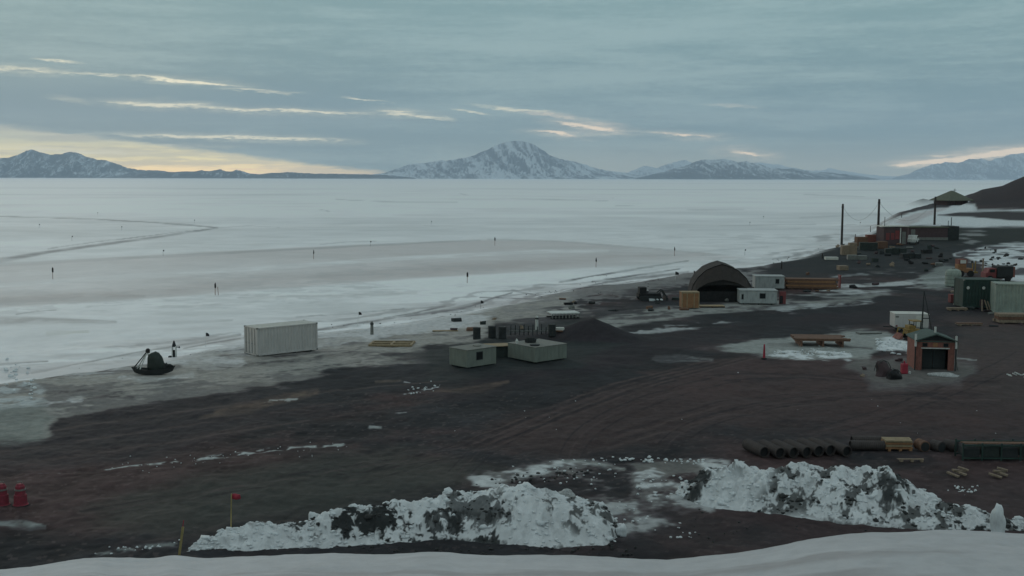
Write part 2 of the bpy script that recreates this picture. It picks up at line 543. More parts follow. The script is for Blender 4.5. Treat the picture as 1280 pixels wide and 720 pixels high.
for (c0, c1, c2, c3_) in (((700, 585), (690, 540), (760, 500), (900, 470)), ((560, 590), (600, 540), (700, 500), (820, 470)), ((820, 560), (840, 520), (960, 490), (1150, 486)), ((420, 600), (520, 570), (640, 540), (700, 500)), ((100, 640), (260, 610), (430, 580), (600, 560)), ((1000, 540), (1100, 515), (1200, 480), (1270, 440)), ((880, 470), (980, 462), (1080, 470), (1180, 500))):
    for off in (0, 7, 16):
        pts = []
        for i in range(13):
            t = i / 12; w0, w1, w2, w3 = (1 - t) ** 3, 3 * t * (1 - t) ** 2, 3 * t * t * (1 - t), t ** 3
            pts.append((w0 * c0[0] + w1 * c1[0] + w2 * c2[0] + w3 * c3_[0] + off * 1.6, w0 * c0[1] + w1 * c1[1] + w2 * c2[1] + w3 * c3_[1] + off * 0.35))
        lstroke(pts, [1.0] * 13, (0.025, 0.022, 0.025) if off != 7 else (0.10, 0.075, 0.072), 0.7 if off != 7 else 0.5, 0.7, 0.5)
# tan sawdust and sand streaks
lstroke([(270, 516), (330, 504), (395, 490)], [3, 4, 3], (0.165, 0.125, 0.095), 0.7, 0.8, 0.7)
lstroke([(250, 522), (300, 515), (340, 505)], [2, 3, 2], (0.15, 0.12, 0.095), 0.6, 0.8)
lstroke([(540, 490), (590, 487), (635, 477)], [2, 3, 1.6], (0.165, 0.125, 0.095), 0.7, 0.8, 0.7)
lstroke([(470, 477), (500, 476)], [1.2, 1.5], (0.16, 0.13, 0.10), 0.6)
# grey slushy apron along the shore
lpoly([(-400, 560), (-60, 545), (55, 538), (70, 515), (150, 500), (250, 486), (330, 478), (400, 466), (470, 456), (530, 446), (540, 438), (600, 430),
       (620, 405), (740, 395), (690, 340), (400, 380), (-400, 440)], DIRTY, 0.96, 5, 8)
lpoly([(-400, 560), (-60, 545), (70, 515), (330, 478), (530, 446), (600, 420), (640, 370), (-400, 440)], (0.16, 0.15, 0.15), 0.85, 6, 6, 0.28)
lpoly([(-400, 500), (60, 470), (200, 458), (330, 440), (520, 420), (600, 400), (640, 360), (400, 380), (-400, 440)], (0.56, 0.55, 0.56), 0.85, 6, 8, 0.0, -NST)
lpoly([(-80, 556), (48, 542), (58, 524), (44, 508), (-80, 508)], (0.22, 0.235, 0.22), 0.75, 8, 9)
for pts, w in (([(60, 492), (110, 487), (150, 489)], 2), ([(110, 497), (150, 494), (165, 497)], 1.6), ([(250, 462), (320, 456), (400, 448)], 1.6), ([(300, 470), (380, 462), (450, 452)], 1.4), ([(395, 446), (440, 440), (500, 442)], 1.5), ([(60, 470), (90, 466), (160, 462)], 3.0), ([(330, 447), (400, 441)], 1.4)):
    lstroke(pts, [w] * len(pts), (0.07, 0.068, 0.07), 0.85, 0.6, 1.6)
for pts, w in (([(110, 462), (150, 460), (175, 463)], 2), ([(200, 452), (250, 450), (300, 452)], 3.5), ([(225, 440), (262, 436), (300, 434)], 4), ([(150, 472), (200, 474), (240, 470)], 1.6), ([(395, 432), (440, 424), (480, 418)], 3), ([(60, 505), (100, 500)], 3)):
    lstroke(pts, [w] * len(pts), (0.58, 0.57, 0.58), 0.85, 0.6, 1.4)
lpoly([(-60, 512), (56, 500), (44, 468), (10, 452), (-60, 455)], (0.50, 0.52, 0.53), 0.8, 5, 5, 0.0, N5)
lpoly([(480, 446), (520, 436), (600, 426), (700, 400), (760, 396), (720, 412), (640, 424), (600, 434), (540, 450)], (0.045, 0.052, 0.050), 0.9, 5, 5)
# grey apron behind the heap and in front of the shelter
lpoly([(690, 418), (720, 405), (780, 392), (840, 382), (940, 372), (1010, 372), (1100, 368), (1090, 376), (960, 386), (880, 396), (800, 408), (760, 418)], (0.27, 0.27, 0.26), 0.95, 3.5, 5)
lpoly([(690, 418), (780, 392), (940, 372), (1100, 368), (1090, 376), (880, 396), (760, 418)], (0.09, 0.09, 0.09), 0.9, 3, 4, 0.35)
lpoly([(770, 414), (880, 400), (1050, 376), (1090, 372), (1090, 378), (900, 404), (790, 418)], (0.44, 0.45, 0.46), 0.75, 2, 3, 0.1)
lpoly([(560, 400), (700, 362), (860, 338), (960, 332), (960, 350), (860, 366), (760, 384), (680, 400)], (0.24, 0.23, 0.23), 0.8, 5, 6, -0.2)
lpoly([(590, 420), (700, 382), (860, 356), (930, 352), (930, 372), (830, 384), (700, 404)], (0.050, 0.052, 0.054), 0.85, 5, 7, 0.02)
lpoly([(980, 372), (1060, 352), (1110, 340), (1200, 345), (1200, 362), (1120, 366), (1060, 372)], (0.24, 0.24, 0.24), 0.85, 3, 5, -0.1)
lpoly([(980, 372), (1060, 340), (1190, 340), (1200, 360), (1060, 368)], (0.50, 0.51, 0.52), 0.8, 2, 3, 0.42)
# patch round the lumber
lpoly([(895, 440), (930, 428), (985, 420), (1040, 412), (1110, 412), (1120, 425), (1100, 438), (1085, 448), (960, 450)], (0.30, 0.31, 0.30), 0.93, 3, 4)
lstroke([(960, 431), (1010, 430), (1090, 436)], [1.5, 2, 1.5], (0.09, 0.08, 0.08), 0.7)
lpoly([(1060, 455), (1120, 448), (1215, 460), (1200, 480), (1090, 482)], (0.16, 0.155, 0.15), 0.7, 5, 5)
lstroke([(820, 448), (850, 449), (890, 450)], [1.5, 2, 1], (0.30, 0.31, 0.31), 0.5, 0.8, 1.6)
lpoly([(800, 452), (900, 440), (905, 452), (830, 458)], (0.2, 0.2, 0.2), 0.6, 3, 5, 0.2)
lstroke([(1120, 452), (1180, 460)], [3, 3], (0.05, 0.045, 0.045), 0.6)
lstroke([(1196, 448), (1220, 450)], [2.0, 1.2], (0.42, 0.43, 0.43), 0.7, 0.7, 1.2)
lpoly([(1093, 439), (1100, 424), (1122, 419), (1146, 430), (1142, 441)], (0.68, 0.70, 0.72), 0.95, 2, 3)
lpoly([(962, 447), (972, 438), (1010, 435), (1062, 440), (1060, 447)], (0.66, 0.68, 0.70), 0.9, 1.5, 4, 0.0, N1)
lpoly([(1040, 322), (1060, 300), (1105, 288), (1190, 290), (1220, 320), (1200, 345), (1040, 345)], (0.11, 0.11, 0.105), 0.8, 4, 4, 0.55, N1)
# far land: snow strips, the track over the point, the bare hill
lpoly([(1105, 279), (1125, 270), (1150, 262), (1200, 248), (1218, 246), (1222, 262), (1300, 262), (1300, 284), (1220, 285), (1150, 282), (1110, 284)], SNOWL, 0.95, 1.6, 1.5)
lpoly([(1118, 278), (1140, 268), (1180, 258), (1195, 258), (1160, 270), (1135, 282)], (0.50, 0.45, 0.46), 0.8, 1.5, 1.5)
lpoly([(1100, 268), (1112, 262), (1135, 254), (1170, 252), (1194, 255), (1185, 260), (1150, 263), (1125, 266)], (0.055, 0.052, 0.055), 1, 1.2, 1.2)
lpoly([(1172, 269), (1200, 265), (1245, 264), (1320, 266), (1320, 276), (1262, 275), (1215, 271)], (0.052, 0.048, 0.050), 1, 0.9, 0.8)
lpoly([(1108, 284), (1150, 282), (1225, 286), (1300, 284), (1300, 306), (1060, 306), (1090, 290)], (0.029, 0.036, 0.032), 0.9, 1.5, 1.5)
lpoly([(1195, 296), (1225, 290), (1240, 296), (1215, 302)], (0.3, 0.3, 0.3), 0.7, 2, 3, 0.1, N5)
lpoly([(940, 345), (1000, 320), (1060, 300), (1110, 290), (1200, 300), (1200, 335), (1100, 340), (1000, 345)], (0.027, 0.032, 0.033), 0.8, 5, 4)
hpm = smooth(3.6, 2.9, np.hypot(X - HEAP[0], (Y - HEAP[1]) / 1.2) + 0.4 * N5)
land = mixc(land, hpm, (0.036, 0.031, 0.036))
hpm = smooth(1.05, 0.9, np.hypot((X - HEAP[0] + 1.2) / 6.0, (Y - HEAP[1]) / 3.0) + 0.1 * N5)
land = mixc(land, hpm * 0.8, (0.036, 0.034, 0.037))
hillm = smooth(0.4, 1.2, (Z - zplateau(Y)) + 0.5 * N5) * (Y > 240) * (SD > 0)
land = mixc(land, hillm, (0.036, 0.029, 0.032))
land = mixc(land, hillm * smooth(0.1, 0.7, N20) * 0.4, (0.055, 0.042, 0.042))
# snow on the slope behind the sheds at the right
lpoly([(1196, 318), (1225, 310), (1260, 306), (1330, 304), (1330, 346), (1262, 348), (1240, 336), (1212, 326)], SNOWL * 0.95, 0.97, 2, 4)
lpoly([(1196, 318), (1225, 308), (1330, 304), (1330, 340), (1262, 342), (1212, 326)], (0.055, 0.052, 0.055), 0.9, 2, 2, 0.30)
lpoly([(1150, 345), (1180, 330), (1205, 334), (1200, 360), (1160, 362)], (0.26, 0.28, 0.27), 0.7, 3, 3)
# thin snow left beside ruts
lstroke([(115, 590), (160, 583), (205, 579), (240, 575), (300, 568), (345, 562), (430, 556)], [0.8, 1.2, 1.8, 2.6, 2.4, 1.8, 1.8], (0.48, 0.50, 0.50), 0.9, 0.4, 0.9, 0.12)
lstroke([(45, 592), (75, 592)], [1.2, 1.2], (0.33, 0.33, 0.33), 0.7, 0.4, 0.8)
lstroke([(-30, 654), (30, 655), (56, 658)], [3, 3.0, 1.2], (0.30, 0.32, 0.32), 0.8, 0.6, 0.8)
lstroke([(120, 694), (150, 688), (220, 680)], [1.5, 4, 4], (0.25, 0.27, 0.27), 0.7, 0.5, 0.8, 0.1)
lstroke([(505, 492), (548, 484)], [1.6, 1.8], (0.62, 0.64, 0.66), 0.9, 0.4, 1.0, 0.0)
lstroke([(505, 478), (512, 479)], [0.9, 0.9], (0.5, 0.5, 0.52), 0.8)
lstroke([(405, 558), (430, 557)], [2, 1.5], (0.4, 0.42, 0.42), 0.8, 0.4, 0.8, 0.0)
lstroke([(462, 534), (476, 534)], [1.3, 1.3], (0.42, 0.43, 0.43), 0.8, 0.4, 0.8)
lstroke([(495, 517), (508, 516)], [1.1, 1.0], (0.38, 0.38, 0.38), 0.7, 0.4, 0.8)
lstroke([(330, 502), (375, 500)], [1.2, 1.4], (0.5, 0.5, 0.5), 0.8, 0.3, 0.8, 0.3)
# trampled snow between the two heaps
lpoly([(600, 600), (700, 578), (760, 577), (880, 577), (900, 600), (860, 640), (800, 672), (740, 660), (640, 620)], (0.20, 0.19, 0.19), 0.7, 8, 10, 0.45, N5)
lpoly([(780, 578), (860, 574), (900, 585), (860, 590), (800, 592)], (0.22, 0.21, 0.20), 0.6, 3, 5)
lstroke([(700, 577), (730, 577), (780, 586)], [2.5, 3, 2], (0.35, 0.36, 0.35), 0.8, 0.6, 0.6)
lpoly([(600, 605), (700, 583), (900, 583), (880, 660), (780, 680)], (0.60, 0.61, 0.62), 0.8, 6, 8, 1.05, N5)
lpoly([(560, 640), (1300, 600), (1300, 700), (200, 710), (200, 690)], (0.042, 0.042, 0.044), 0.35, 14, 6)

land = land * np.where(land.max(-1, keepdims=True) < 0.13, np.array([0.90, 0.83, 0.88]), 1.0)
bl = smooth(-1.2, 1.0, (SD + 0.9 * N5 + 0.8 * NST) / (1 + Y / 120))
far_land = smooth(140, 190, Y)
alb = ice * (1 - bl[..., None]) + land * bl[..., None]
alb = alb.reshape(-1, 3)

fz = Z + (SD > 0) * 0.03 * N1 * (Y < 90) + (SD < 0) * (Y < 260) * smooth(-90, -5, SD) * 0.05 * N5
verts = np.stack([X, Y, fz], -1).reshape(-1, 3)
faces = grid_faces(*shp)
# rows run away-to-near: flip so normals look up
faces = faces[:, ::-1]
land_f = (SD.reshape(-1)[faces].min(1) > -1.5 - 0.01 * np.abs(Y).reshape(-1)[faces].min(1))


def submesh(name, fm, m):
    f = faces[fm]
    used, inv = np.unique(f, return_inverse=True)
    return mesh_np(name, verts[used], inv.reshape(-1, 4), m, alb[used])


ground_mat = attr_mat('gravel and slush', 0.6, 0.05, 2.2, 0.28)
ice_mat = attr_mat('wind packed snow on sea ice', 0.35, 0.05, 0.9, 0.05, 0.2, 0.75)
tag(submesh('ground', land_f, ground_mat), 'dark volcanic gravel yard with slushy grey snow along the shore', kind='structure')
tag(submesh('sea_ice', ~land_f, ice_mat), 'flat white sea ice reaching to the distant mountains', kind='structure')

# ------------------------------------------------------------------ snow slope below the camera
BU = [-900, -300, 0, 60, 100, 145, 180, 210, 240, 300, 400, 500, 600, 700, 800, 850, 900, 960, 1000, 1050, 1100, 1180, 1280, 1500, 2200]
BV = [720, 716, 713, 709, 707, 711, 712, 706, 711, 704, 701, 703, 703, 703, 705, 704, 696, 688, 679, 672, 669, 669, 671, 674, 690]
snow_mat = attr_mat('old snow', 0.55, 0.08, 1.6, 0.10, 0.2, 0.8)
us2 = np.linspace(-700, 2000, 1000)
cv_ = np.interp(us2, BU, BV)
cv_ = np.convolve(np.pad(cv_, 6, mode='edge'), np.ones(13) / 13, 'valid')
dc = 27.0
tt = np.linspace(0, 1, 90)
rowsx = []; rowsy = []; rowsz = []; bb = []
for t in tt:
    if t < 0.22:
        k = t / 0.22
        d = 29.8 - 2.8 * k + 0 * us2
        zc = CAMZ - slope(cv_) * dc
        z = 0.2 + (zc - 0.2) * np.sin(k * math.pi / 2) ** 0.9
    else:
        k = (t - 0.22) / 0.78
        d = dc - (dc - 6) * k + 0 * us2
        zc = CAMZ - slope(cv_) * dc
        z = zc + (7.6 - zc) * (k ** 1.05) + 0.25 * np.sin(k * 6)
    x = side(us2, np.maximum(d, 22), z)
    rowsx.append(x); rowsy.append(d); rowsz.append(z)
bx = np.array(rowsx); by = np.array(rowsy); bz = np.array(rowsz)
by = by + 0.6 * fbm(bx, bx * 0, 6, 3, 51)
und = fbm(bx * 0.35, by * 1.2, 4, 4, 52)
bz = bz + (0.045 * und + 0.10 * fbm(bx * 0.2, by * 2.2 + 0.5 * fbm(bx, by, 8, 2, 3), 2.4, 4, 57) + 0.03 * fbm(bx, by, 0.7, 3, 53)) * smooth(-0.1, 0.4, tt)[:, None]
ba = np.ones(bx.shape + (3,)) * np.array([0.52, 0.505, 0.52])
ba *= (1 + 0.10 * fbm(bx * 0.3, by, 3, 4, 54))[..., None]
ba = mixc(ba, smooth(0.2, 0.8, 1.5 * fbm(bx * 0.22, by * 2.0, 2.4, 5, 55)) * 0.65, (0.36, 0.33, 0.335))
o = mesh_np('snow_slope', np.stack([bx, by, bz], -1).reshape(-1, 3), grid_faces(*bx.shape)[:, ::-1], snow_mat, ba.reshape(-1, 3))
tag(o, 'smooth wind-blown snow slope along the bottom edge', kind='structure')


# ------------------------------------------------------------------ ploughed snow heaps
CLOD = []


def berm(name, label, Tp, Bp, u0, u1, seed, rough, dirt_polys, clean, dirt_thr, nclod=650):
    us = np.arange(u0, u1, 0.9); nr = 150
    T = np.interp(us, *zip(*Tp)); B = np.interp(us, *zip(*Bp))
    zg = 1.22
    df = (CAMZ - zg) / slope(B)
    tv = slope(T)
    D = np.maximum((CAMZ - zg - tv * df) / (0.45 + 0.6 * tv), 0.5)
    h = CAMZ - zg - tv * (df + 0.6 * D)
    s = np.linspace(-0.06, 1.1, nr)[:, None]
    y = df[None] + D[None] * s
    x = side(us[None], y, zg + 0.4)
    prof = np.where(s < 0.6, smooth(-0.03, 0.6, s) ** 0.75, smooth(1.1, 0.6, s))
    b1, c1 = cells(x + 0.2 * fbm(x, y, 1, 2, seed), y * 0.9, 0.85, seed)
    b2, c2 = cells(x, y, 0.36, seed + 3)
    b3, c3 = cells(x, y, 0.17, seed + 4)
    n = 1.3 * fbm(x, y, 2.0, 6, seed + 5, 0.65)
    ends = smooth(u0, u0 + 20, us) * smooth(u1, u1 - 20, us)
    top = h[None] * prof
    rel = 0.34 * (c1 - 0.55) * smooth(0.75, 0.25, b1) + 0.20 * (c2 - 0.4) * smooth(0.7, 0.3, b2) + 0.10 * (c3 - 0.5) * smooth(0.7, 0.3, b3) + 0.22 * n
    z = zg - 0.04 + top * 0.90 + rel * rough * np.minimum(prof * 1.6, 1) * np.minimum(h[None] / 0.6, 1)
    z = z * 1.0
    z = np.where(prof <= 0.001, 1.0, z) * ends + (1 - ends) * 1.0
    U_, V_ = project(x, y, z)
    a = np.ones(x.shape + (3,)) * np.array([0.67, 0.675, 0.69])
    a *= (0.78 + 0.12 * c1 + 0.12 * c2 + 0.14 * c3)[..., None]
    fine = 2.0 * fbm(x, y * 1.0, 0.45, 4, seed + 8, 0.8)
    mm = smooth(dirt_thr - 0.1, dirt_thr + 0.75, 0.25 * n + 1.1 * fine + 0.8 * (0.45 - c2) + 0.5 * (b2 - 0.4) + 0.5 * (c3 - 0.5))
    keep = np.zeros(x.shape)
    for p in clean: keep = np.maximum(keep, smooth(-8, 8, sdist(U_, V_, p) + 6 * n))
    a = mixc(a, mm * (1 - 0.85 * keep) * 0.95, (0.10, 0.10, 0.10))
    for p, k in dirt_polys:
        q = smooth(-3, 3, sdist(U_, V_, p) + 9 * n + 7 * fine + 10 * (c3 - 0.5)) * k * smooth(1.15, 0.95, c3 * 0.6 + c2 * 0.6)
        a = mixc(a, q, (0.035, 0.037, 0.038))
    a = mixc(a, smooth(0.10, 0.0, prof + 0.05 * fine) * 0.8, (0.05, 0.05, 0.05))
    vv = np.stack([x, y, z], -1).reshape(-1, 3)
    fc = grid_faces(*x.shape)
    o = mesh_np(name, vv, fc, snow_mat, a.reshape(-1, 3))
    ok = np.argwhere((prof + 0 * x > 0.12) & (s + 0 * x < 0.75)); rr = random.Random(seed)
    for _ in range(nclod):
        i, j = ok[rr.randrange(len(ok))]
        CLOD.append(((x[i, j], y[i, j], z[i, j]), rr.uniform(0.02, 0.085) * (1 + 1.0 * (rr.random() > 0.95)), bool(a[i, j, 0] < 0.25), rr.randint(0, 9999)))
    return tag(o, label, 'snow heap', 'ploughed snow heaps')


TL = [(225, 690), (250, 672), (290, 658), (330, 650), (380, 645), (400, 641), (425, 634), (470, 629), (520, 621), (560, 612), (600, 606), (630, 602),
      (660, 602), (690, 607), (720, 615), (750, 626), (765, 644), (785, 668)]
BLw = [(225, 695), (290, 692), (400, 690), (480, 685), (560, 680), (620, 684), (650, 690), (700, 690), (760, 686), (785, 671)]
berm('snow_heap', 'long low heap of ploughed snow with dark dirt hollows, left of the bare gap', TL, BLw, 222, 788, 60, 0.72,
     [([(398, 645), (440, 640), (495, 634), (492, 662), (470, 668), (420, 664), (400, 658)], 1.0),
      ([(500, 648), (560, 640), (590, 655), (570, 668), (520, 668)], 0.9), ([(560, 630), (600, 622), (625, 628), (640, 645), (600, 662), (570, 655)], 0.8),
      ([(480, 676), (560, 668), (620, 678), (600, 690), (500, 688)], 0.95), ([(345, 655), (395, 655), (395, 662), (350, 664)], 0.7)],
     [[(225, 695), (225, 665), (350, 650), (350, 690)], [(350, 690), (350, 668), (480, 672), (480, 690)], [(500, 632), (600, 618), (640, 605), (600, 640), (500, 640)], [(630, 690), (640, 655), (700, 650), (740, 680)],
      [(400, 640), (500, 625), (560, 615), (560, 626), (420, 642)]], 0.30)
TR = [(836, 612), (855, 600), (870, 592), (882, 579), (910, 574), (950, 582), (1000, 581), (1060, 579), (1075, 575), (1090, 581), (1120, 584), (1132, 592), (1150, 607), (1165, 617),
      (1200, 630), (1240, 634), (1280, 642), (1420, 655), (1600, 668)]
BR = [(836, 614), (870, 632), (900, 639), (960, 644), (1050, 655), (1120, 662), (1200, 665), (1280, 666), (1420, 676), (1600, 685)]
berm('snow_heap', 'tall rubbly heap of grey mottled snow in front of the culvert pipes', TR, BR, 834, 1600, 75, 0.95,
     [([(868, 590), (882, 582), (884, 604), (870, 618), (862, 604)], 0.9), ([(1096, 590), (1126, 592), (1130, 606), (1112, 622), (1098, 606)], 0.75),
      ([(1195, 662), (1210, 655), (1230, 660), (1228, 672), (1195, 672)], 0.9)],
     [[(870, 645), (880, 600), (900, 585), (960, 585), (960, 600), (930, 648)], [(960, 650), (1000, 640), (1100, 660), (1100, 670)]], -0.16, 1300)

snow_blk = mat('clean snow block', (0.70, 0.72, 0.74), 0.8, 0.08, 3, 0.5, dirt=(0.3, 0.3, 0.3), dirtamt=0.25)
grey_blk = mat('dirty snow clod', (0.42, 0.42, 0.42), 0.85, 0.3, 4, 0.5, dirt=(0.08, 0.08, 0.08), dirtamt=0.6)
rock_m = mat('black volcanic rock', (0.045, 0.045, 0.045), 0.9, 0.4, 5, 0.6)


def block(px, py, wpx, hpx, seed, m, name, label, group=None, z=None, zoff=0.0):
    p = G(px, py); k = mpp(p)
    if zoff:
        p = p + Vector((0, 0, zoff))
    vs, fs = lump(wpx * k / 2, wpx * k / 2.3, hpx * k * 0.62, seed, 0.16, 3)
    mb = MB(); mb.add(vs, fs)
    return solo(mb, name, m, label, name.replace('_', ' '), p + Vector((0, 0, hpx * k * 0.25)), random.uniform(0, 3), group, sm=True)


gb = 'large snow blocks on the heaps'
block(1247, 668, 26, 44, 1, snow_blk, 'snow_block', 'tall upright white snow block near the right end of the rubbly heap', gb)
block(1142, 640, 30, 36, 2, snow_blk, 'snow_block', 'white snow block with a pointed top below the dark notch of the rubbly heap', gb)
block(1162, 640, 34, 30, 3, snow_blk, 'snow_block', 'broad rounded white snow block beside the pointed one', gb)
block(1196, 645, 26, 16, 4, snow_blk, 'snow_block', 'wedge-shaped snow block leaning between the broad block and the tall one', gb)
block(775, 670, 20, 22, 5, snow_blk, 'snow_block', 'lone pale snow block standing in the bare gap between the heaps', gb)
block(667, 640, 17, 14, 6, rock_m, 'boulder', 'single black angular boulder on the white part of the left heap')
block(628, 640, 16, 16, 7, rock_m, 'boulder', 'dark jagged boulder half buried beside the dirt hollows')
block(600, 634, 16, 10, 8, rock_m, 'boulder', 'flat dark boulder high on the left heap')
block(707, 622, 26, 12, 9, grey_blk, 'boulder', 'rounded greenish grey boulder at the back of the left heap')
block(393, 652, 18, 16, 10, snow_blk, 'snow_block', 'round white snow block at the left end of the long heap crest', gb)
block(442, 656, 14, 14, 11, snow_blk, 'snow_block', 'small white snow block above the black dirt hollow', gb)

# small clods everywhere: countless
mbw = MB(); mbg = MB()
for (c, r, dk, sd_) in CLOD:
    vs, fs = lump(r * 1.25, r * 0.9, r * 0.75, sd_, 0.32, 1)
    (mbg if dk else mbw).add([v + Vector(c) for v in vs], fs)
rnd = random.Random(5)


def clods(mb, region, n, s0, s1):
    (x0, y0, x1, y1) = region
    for _ in range(n):
        t = rnd.random()
        px = x0 + (x1 - x0) * t; py = y0 + (y1 - y0) * t + rnd.gauss(0, 1) * region_sp
        p = G(px, py); k = mpp(p)
        r = rnd.uniform(s0, s1) * k / 2
        vs, fs = lump(r, r * rnd.uniform(0.7, 1.2), r * rnd.uniform(0.5, 0.9), rnd.randint(0, 9999), 0.2, 1)
        mb.add([v + p + Vector((0, 0, r * 0.25)) for v in vs], fs)


region_sp = 1.5
clods(mbw, (712, 576, 760, 576), 6, 2, 5); clods(mbw, (775, 575, 882, 577), 46, 2, 7)
clods(mbw, (965, 441, 1062, 443), 60, 1.5, 4.5); clods(mbw, (1010, 437, 1030, 436), 10, 1.5, 3)
region_sp = 4
clods(mbw, (1096, 431, 1142, 434), 60, 2, 6.5)
region_sp = 9
clods(mbw, (790, 620, 860, 600), 30, 2, 7); clods(mbw, (640, 598, 770, 590), 40, 1.5, 5); clods(mbw, (770, 640, 870, 670), 30, 1.5, 6)
region_sp = 3
clods(mbw, (1185, 610, 1225, 612), 22, 2, 6); clods(mbw, (115, 694, 225, 678), 22, 1.5, 6); clods(mbw, (505, 490, 550, 483), 18, 1, 4)
clods(mbg, (590, 604, 740, 590), 50, 2, 6)
region_sp = 25
clods(mbw, (400, 520, 1250, 520), 22, 0.8, 2.0)
region_sp = 5
clods(mbw, (130, 588, 440, 556), 60, 0.8, 2.4)
region_sp = 12
clods(mbw, (0, 462, 44, 492), 40, 2, 7)
tag(mbw.build('snow_rubble', snow_blk, sm=True), 'white lumps of loose snow strewn over the gravel', 'snow rubble', kind='stuff')
region_sp = 4
clods(mbg, (420, 690, 800, 688), 90, 2, 6)
region_sp = 2.5
for a_, b_ in (((560, 394), (640, 372)), ((640, 374), (760, 352)), ((700, 380), (860, 344)), ((600, 372), (700, 366)), ((60, 462), (300, 432)), ((400, 410), (560, 396)), ((960, 330), (1040, 306)), ((880, 348), (1000, 330))):
    clods(mbg, (*a_, *b_), 13, 0.6, 2.2)
region_sp = 10
clods(mbg, (780, 660, 1180, 672), 60, 2, 5)
tag(mbg.build('dirt_rubble', rock_m, sm=True), 'dark clods of earth and stone at the foot of the snow heaps', 'rubble', kind='stuff')


# ================================================================== MOUNTAINS
def rock_snow(name, thr, rock=(0.07, 0.065, 0.07)):
    m = bpy.data.materials.new(name)
    n, l = nt(m); b = n['Principled BSDF']; b.inputs['Roughness'].default_value = 0.9; b.inputs['Specular IOR Level'].default_value = 0.1
    at = n.new('ShaderNodeAttribute'); at.attribute_name = 'albedo'
    l.new(at.outputs['Color'], b.inputs['Base Color'])
    return m


mt_mat = rock_snow('snowy rock', 0.5)


def range_(name, label, prof, d0, seed, snow=0.5, depth=5000, pale=0.0, gul=0.35):
    pu = [p[0] for p in prof]; pe = [222.6 + 0.0023 * (p[0] - 640) - p[1] for p in prof]
    us = np.arange(pu[0], pu[-1], 0.7); nr = 130
    e = np.interp(us, pu, pe) + 0.5
    e = e + 1.1 * np.minimum(e / 12, 1) * fbm(us, us * 0, 11, 4, seed, 0.7)
    s = np.linspace(0, 1, nr)[:, None]
    y = d0 + depth * s + 0 * us[None]
    x = side(us[None], y, 0)
    crest = 0.62
    ycr = d0 + depth * crest
    H = CAMZ + e * ycr / F
    H = np.maximum(H, 0)
    pr = np.where(s < crest, (s / crest) ** 0.85, np.clip((1 - s) / (1 - crest), 0, 1) ** 0.8)
    sc = depth / 6.0
    rid = 1 - np.abs(fbm(x, y * 0.55, sc * 0.8, 6, seed + 1, 0.55))
    rid2 = 1 - np.abs(fbm(x, y * 0.5, sc * 0.22, 5, seed + 2, 0.6))
    cut = (1 - rid) * gul + (1 - rid2) * gul * 0.5
    env = np.sin(np.clip(s / crest, 0, 1) * math.pi) ** 0.7 * (s < crest)
    z = H[None] * (pr - cut * env * 1.1) 
    z = np.maximum(z, -30)
    z[0] = -30; z[-1] = -30
    gx = np.gradient(z, axis=1) / np.maximum(np.gradient(x, axis=1), 1)
    gy = np.gradient(z, axis=0) / np.maximum(np.gradient(y, axis=0), 1)
    slope = np.hypot(gx, gy)
    nn = 1.3 * fbm(x * 1.4 + 0.25 * y, y * 0.10, sc * 0.17, 6, seed + 7, 0.8) + 0.55 * fbm(x, y * 0.3, sc * 1.3, 3, seed + 9)
    relh = z / max(H.max(), 1)
    m = smooth(-0.5, 0.75, nn * 0.9 - 0.7 * gx + (snow - 0.5) * 2 + 0.35 * (relh - 0.3) - 0.12 * slope)
    a = np.ones(x.shape + (3,)) * np.array([0.075, 0.078, 0.085])
    a = mixc(a, m, (0.72, 0.74, 0.76))
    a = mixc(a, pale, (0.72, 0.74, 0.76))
    o = mesh_np(name, np.stack([x, y, z], -1).reshape(-1, 3), grid_faces(*x.shape), mt_mat, a.reshape(-1, 3))
    return tag(o, label, kind='structure')


range_('mountain_range', 'twin-peaked snow-streaked mountains at the far left',
       [(-300, 222), (-200, 212), (-80, 200), (-20, 197), (0, 197.5), (12, 198), (22, 194), (34, 190), (42, 188), (47, 190), (54, 192.5), (62, 193.5), (78, 193), (88, 190.5), (94, 191.5), (100, 193.5), (112, 197.5), (122, 200.5),
        (134, 201), (148, 206), (165, 211), (180, 213.5), (200, 213.5), (225, 217), (250, 221)], 17000, 101, 0.36, 5000)
range_('hills', 'low dark hills with snow between the left mountains and the central volcano',
       [(150, 222), (190, 215.5), (215, 216), (230, 214.5), (243, 215), (250, 213.5), (262, 215), (268, 213), (275, 212), (283, 214.5), (290, 215), (296, 213), (305, 215), (312, 217.5), (325, 218.5), (340, 216.5), (365, 216), (390, 217.5), (430, 218), (480, 219), (520, 223)], 15500, 112, 0.22, 2500)
range_('mountain', 'big snow-covered volcano with a broad shoulder on its left, centre of the horizon',
       [(430, 222), (460, 219), (480, 216.5), (500, 210), (512, 206), (520, 205.5), (540, 203.5), (552, 201), (560, 201.5), (580, 198), (595, 194.5), (605, 190), (615, 184.5), (625, 180), (635, 178), (648, 177), (658, 179), (665, 181.5), (674, 186.5), (686, 194),
        (700, 199.5), (715, 201.5), (730, 206), (745, 210.5), (765, 215), (785, 217), (810, 221), (830, 223)], 19000, 123, 0.58, 6500)
range_('mountain', 'dark flat-topped mountain with thin snow gullies right of the volcano',
       [(795, 223), (815, 218.5), (835, 213.5), (855, 208), (870, 203), (880, 200.2), (900, 200), (912, 200.3), (922, 204), (932, 202), (942, 205), (955, 207.5), (965, 211), (985, 211), (1005, 213), (1020, 215.5),
        (1045, 217), (1070, 220), (1100, 224)], 17500, 134, 0.33, 5000)
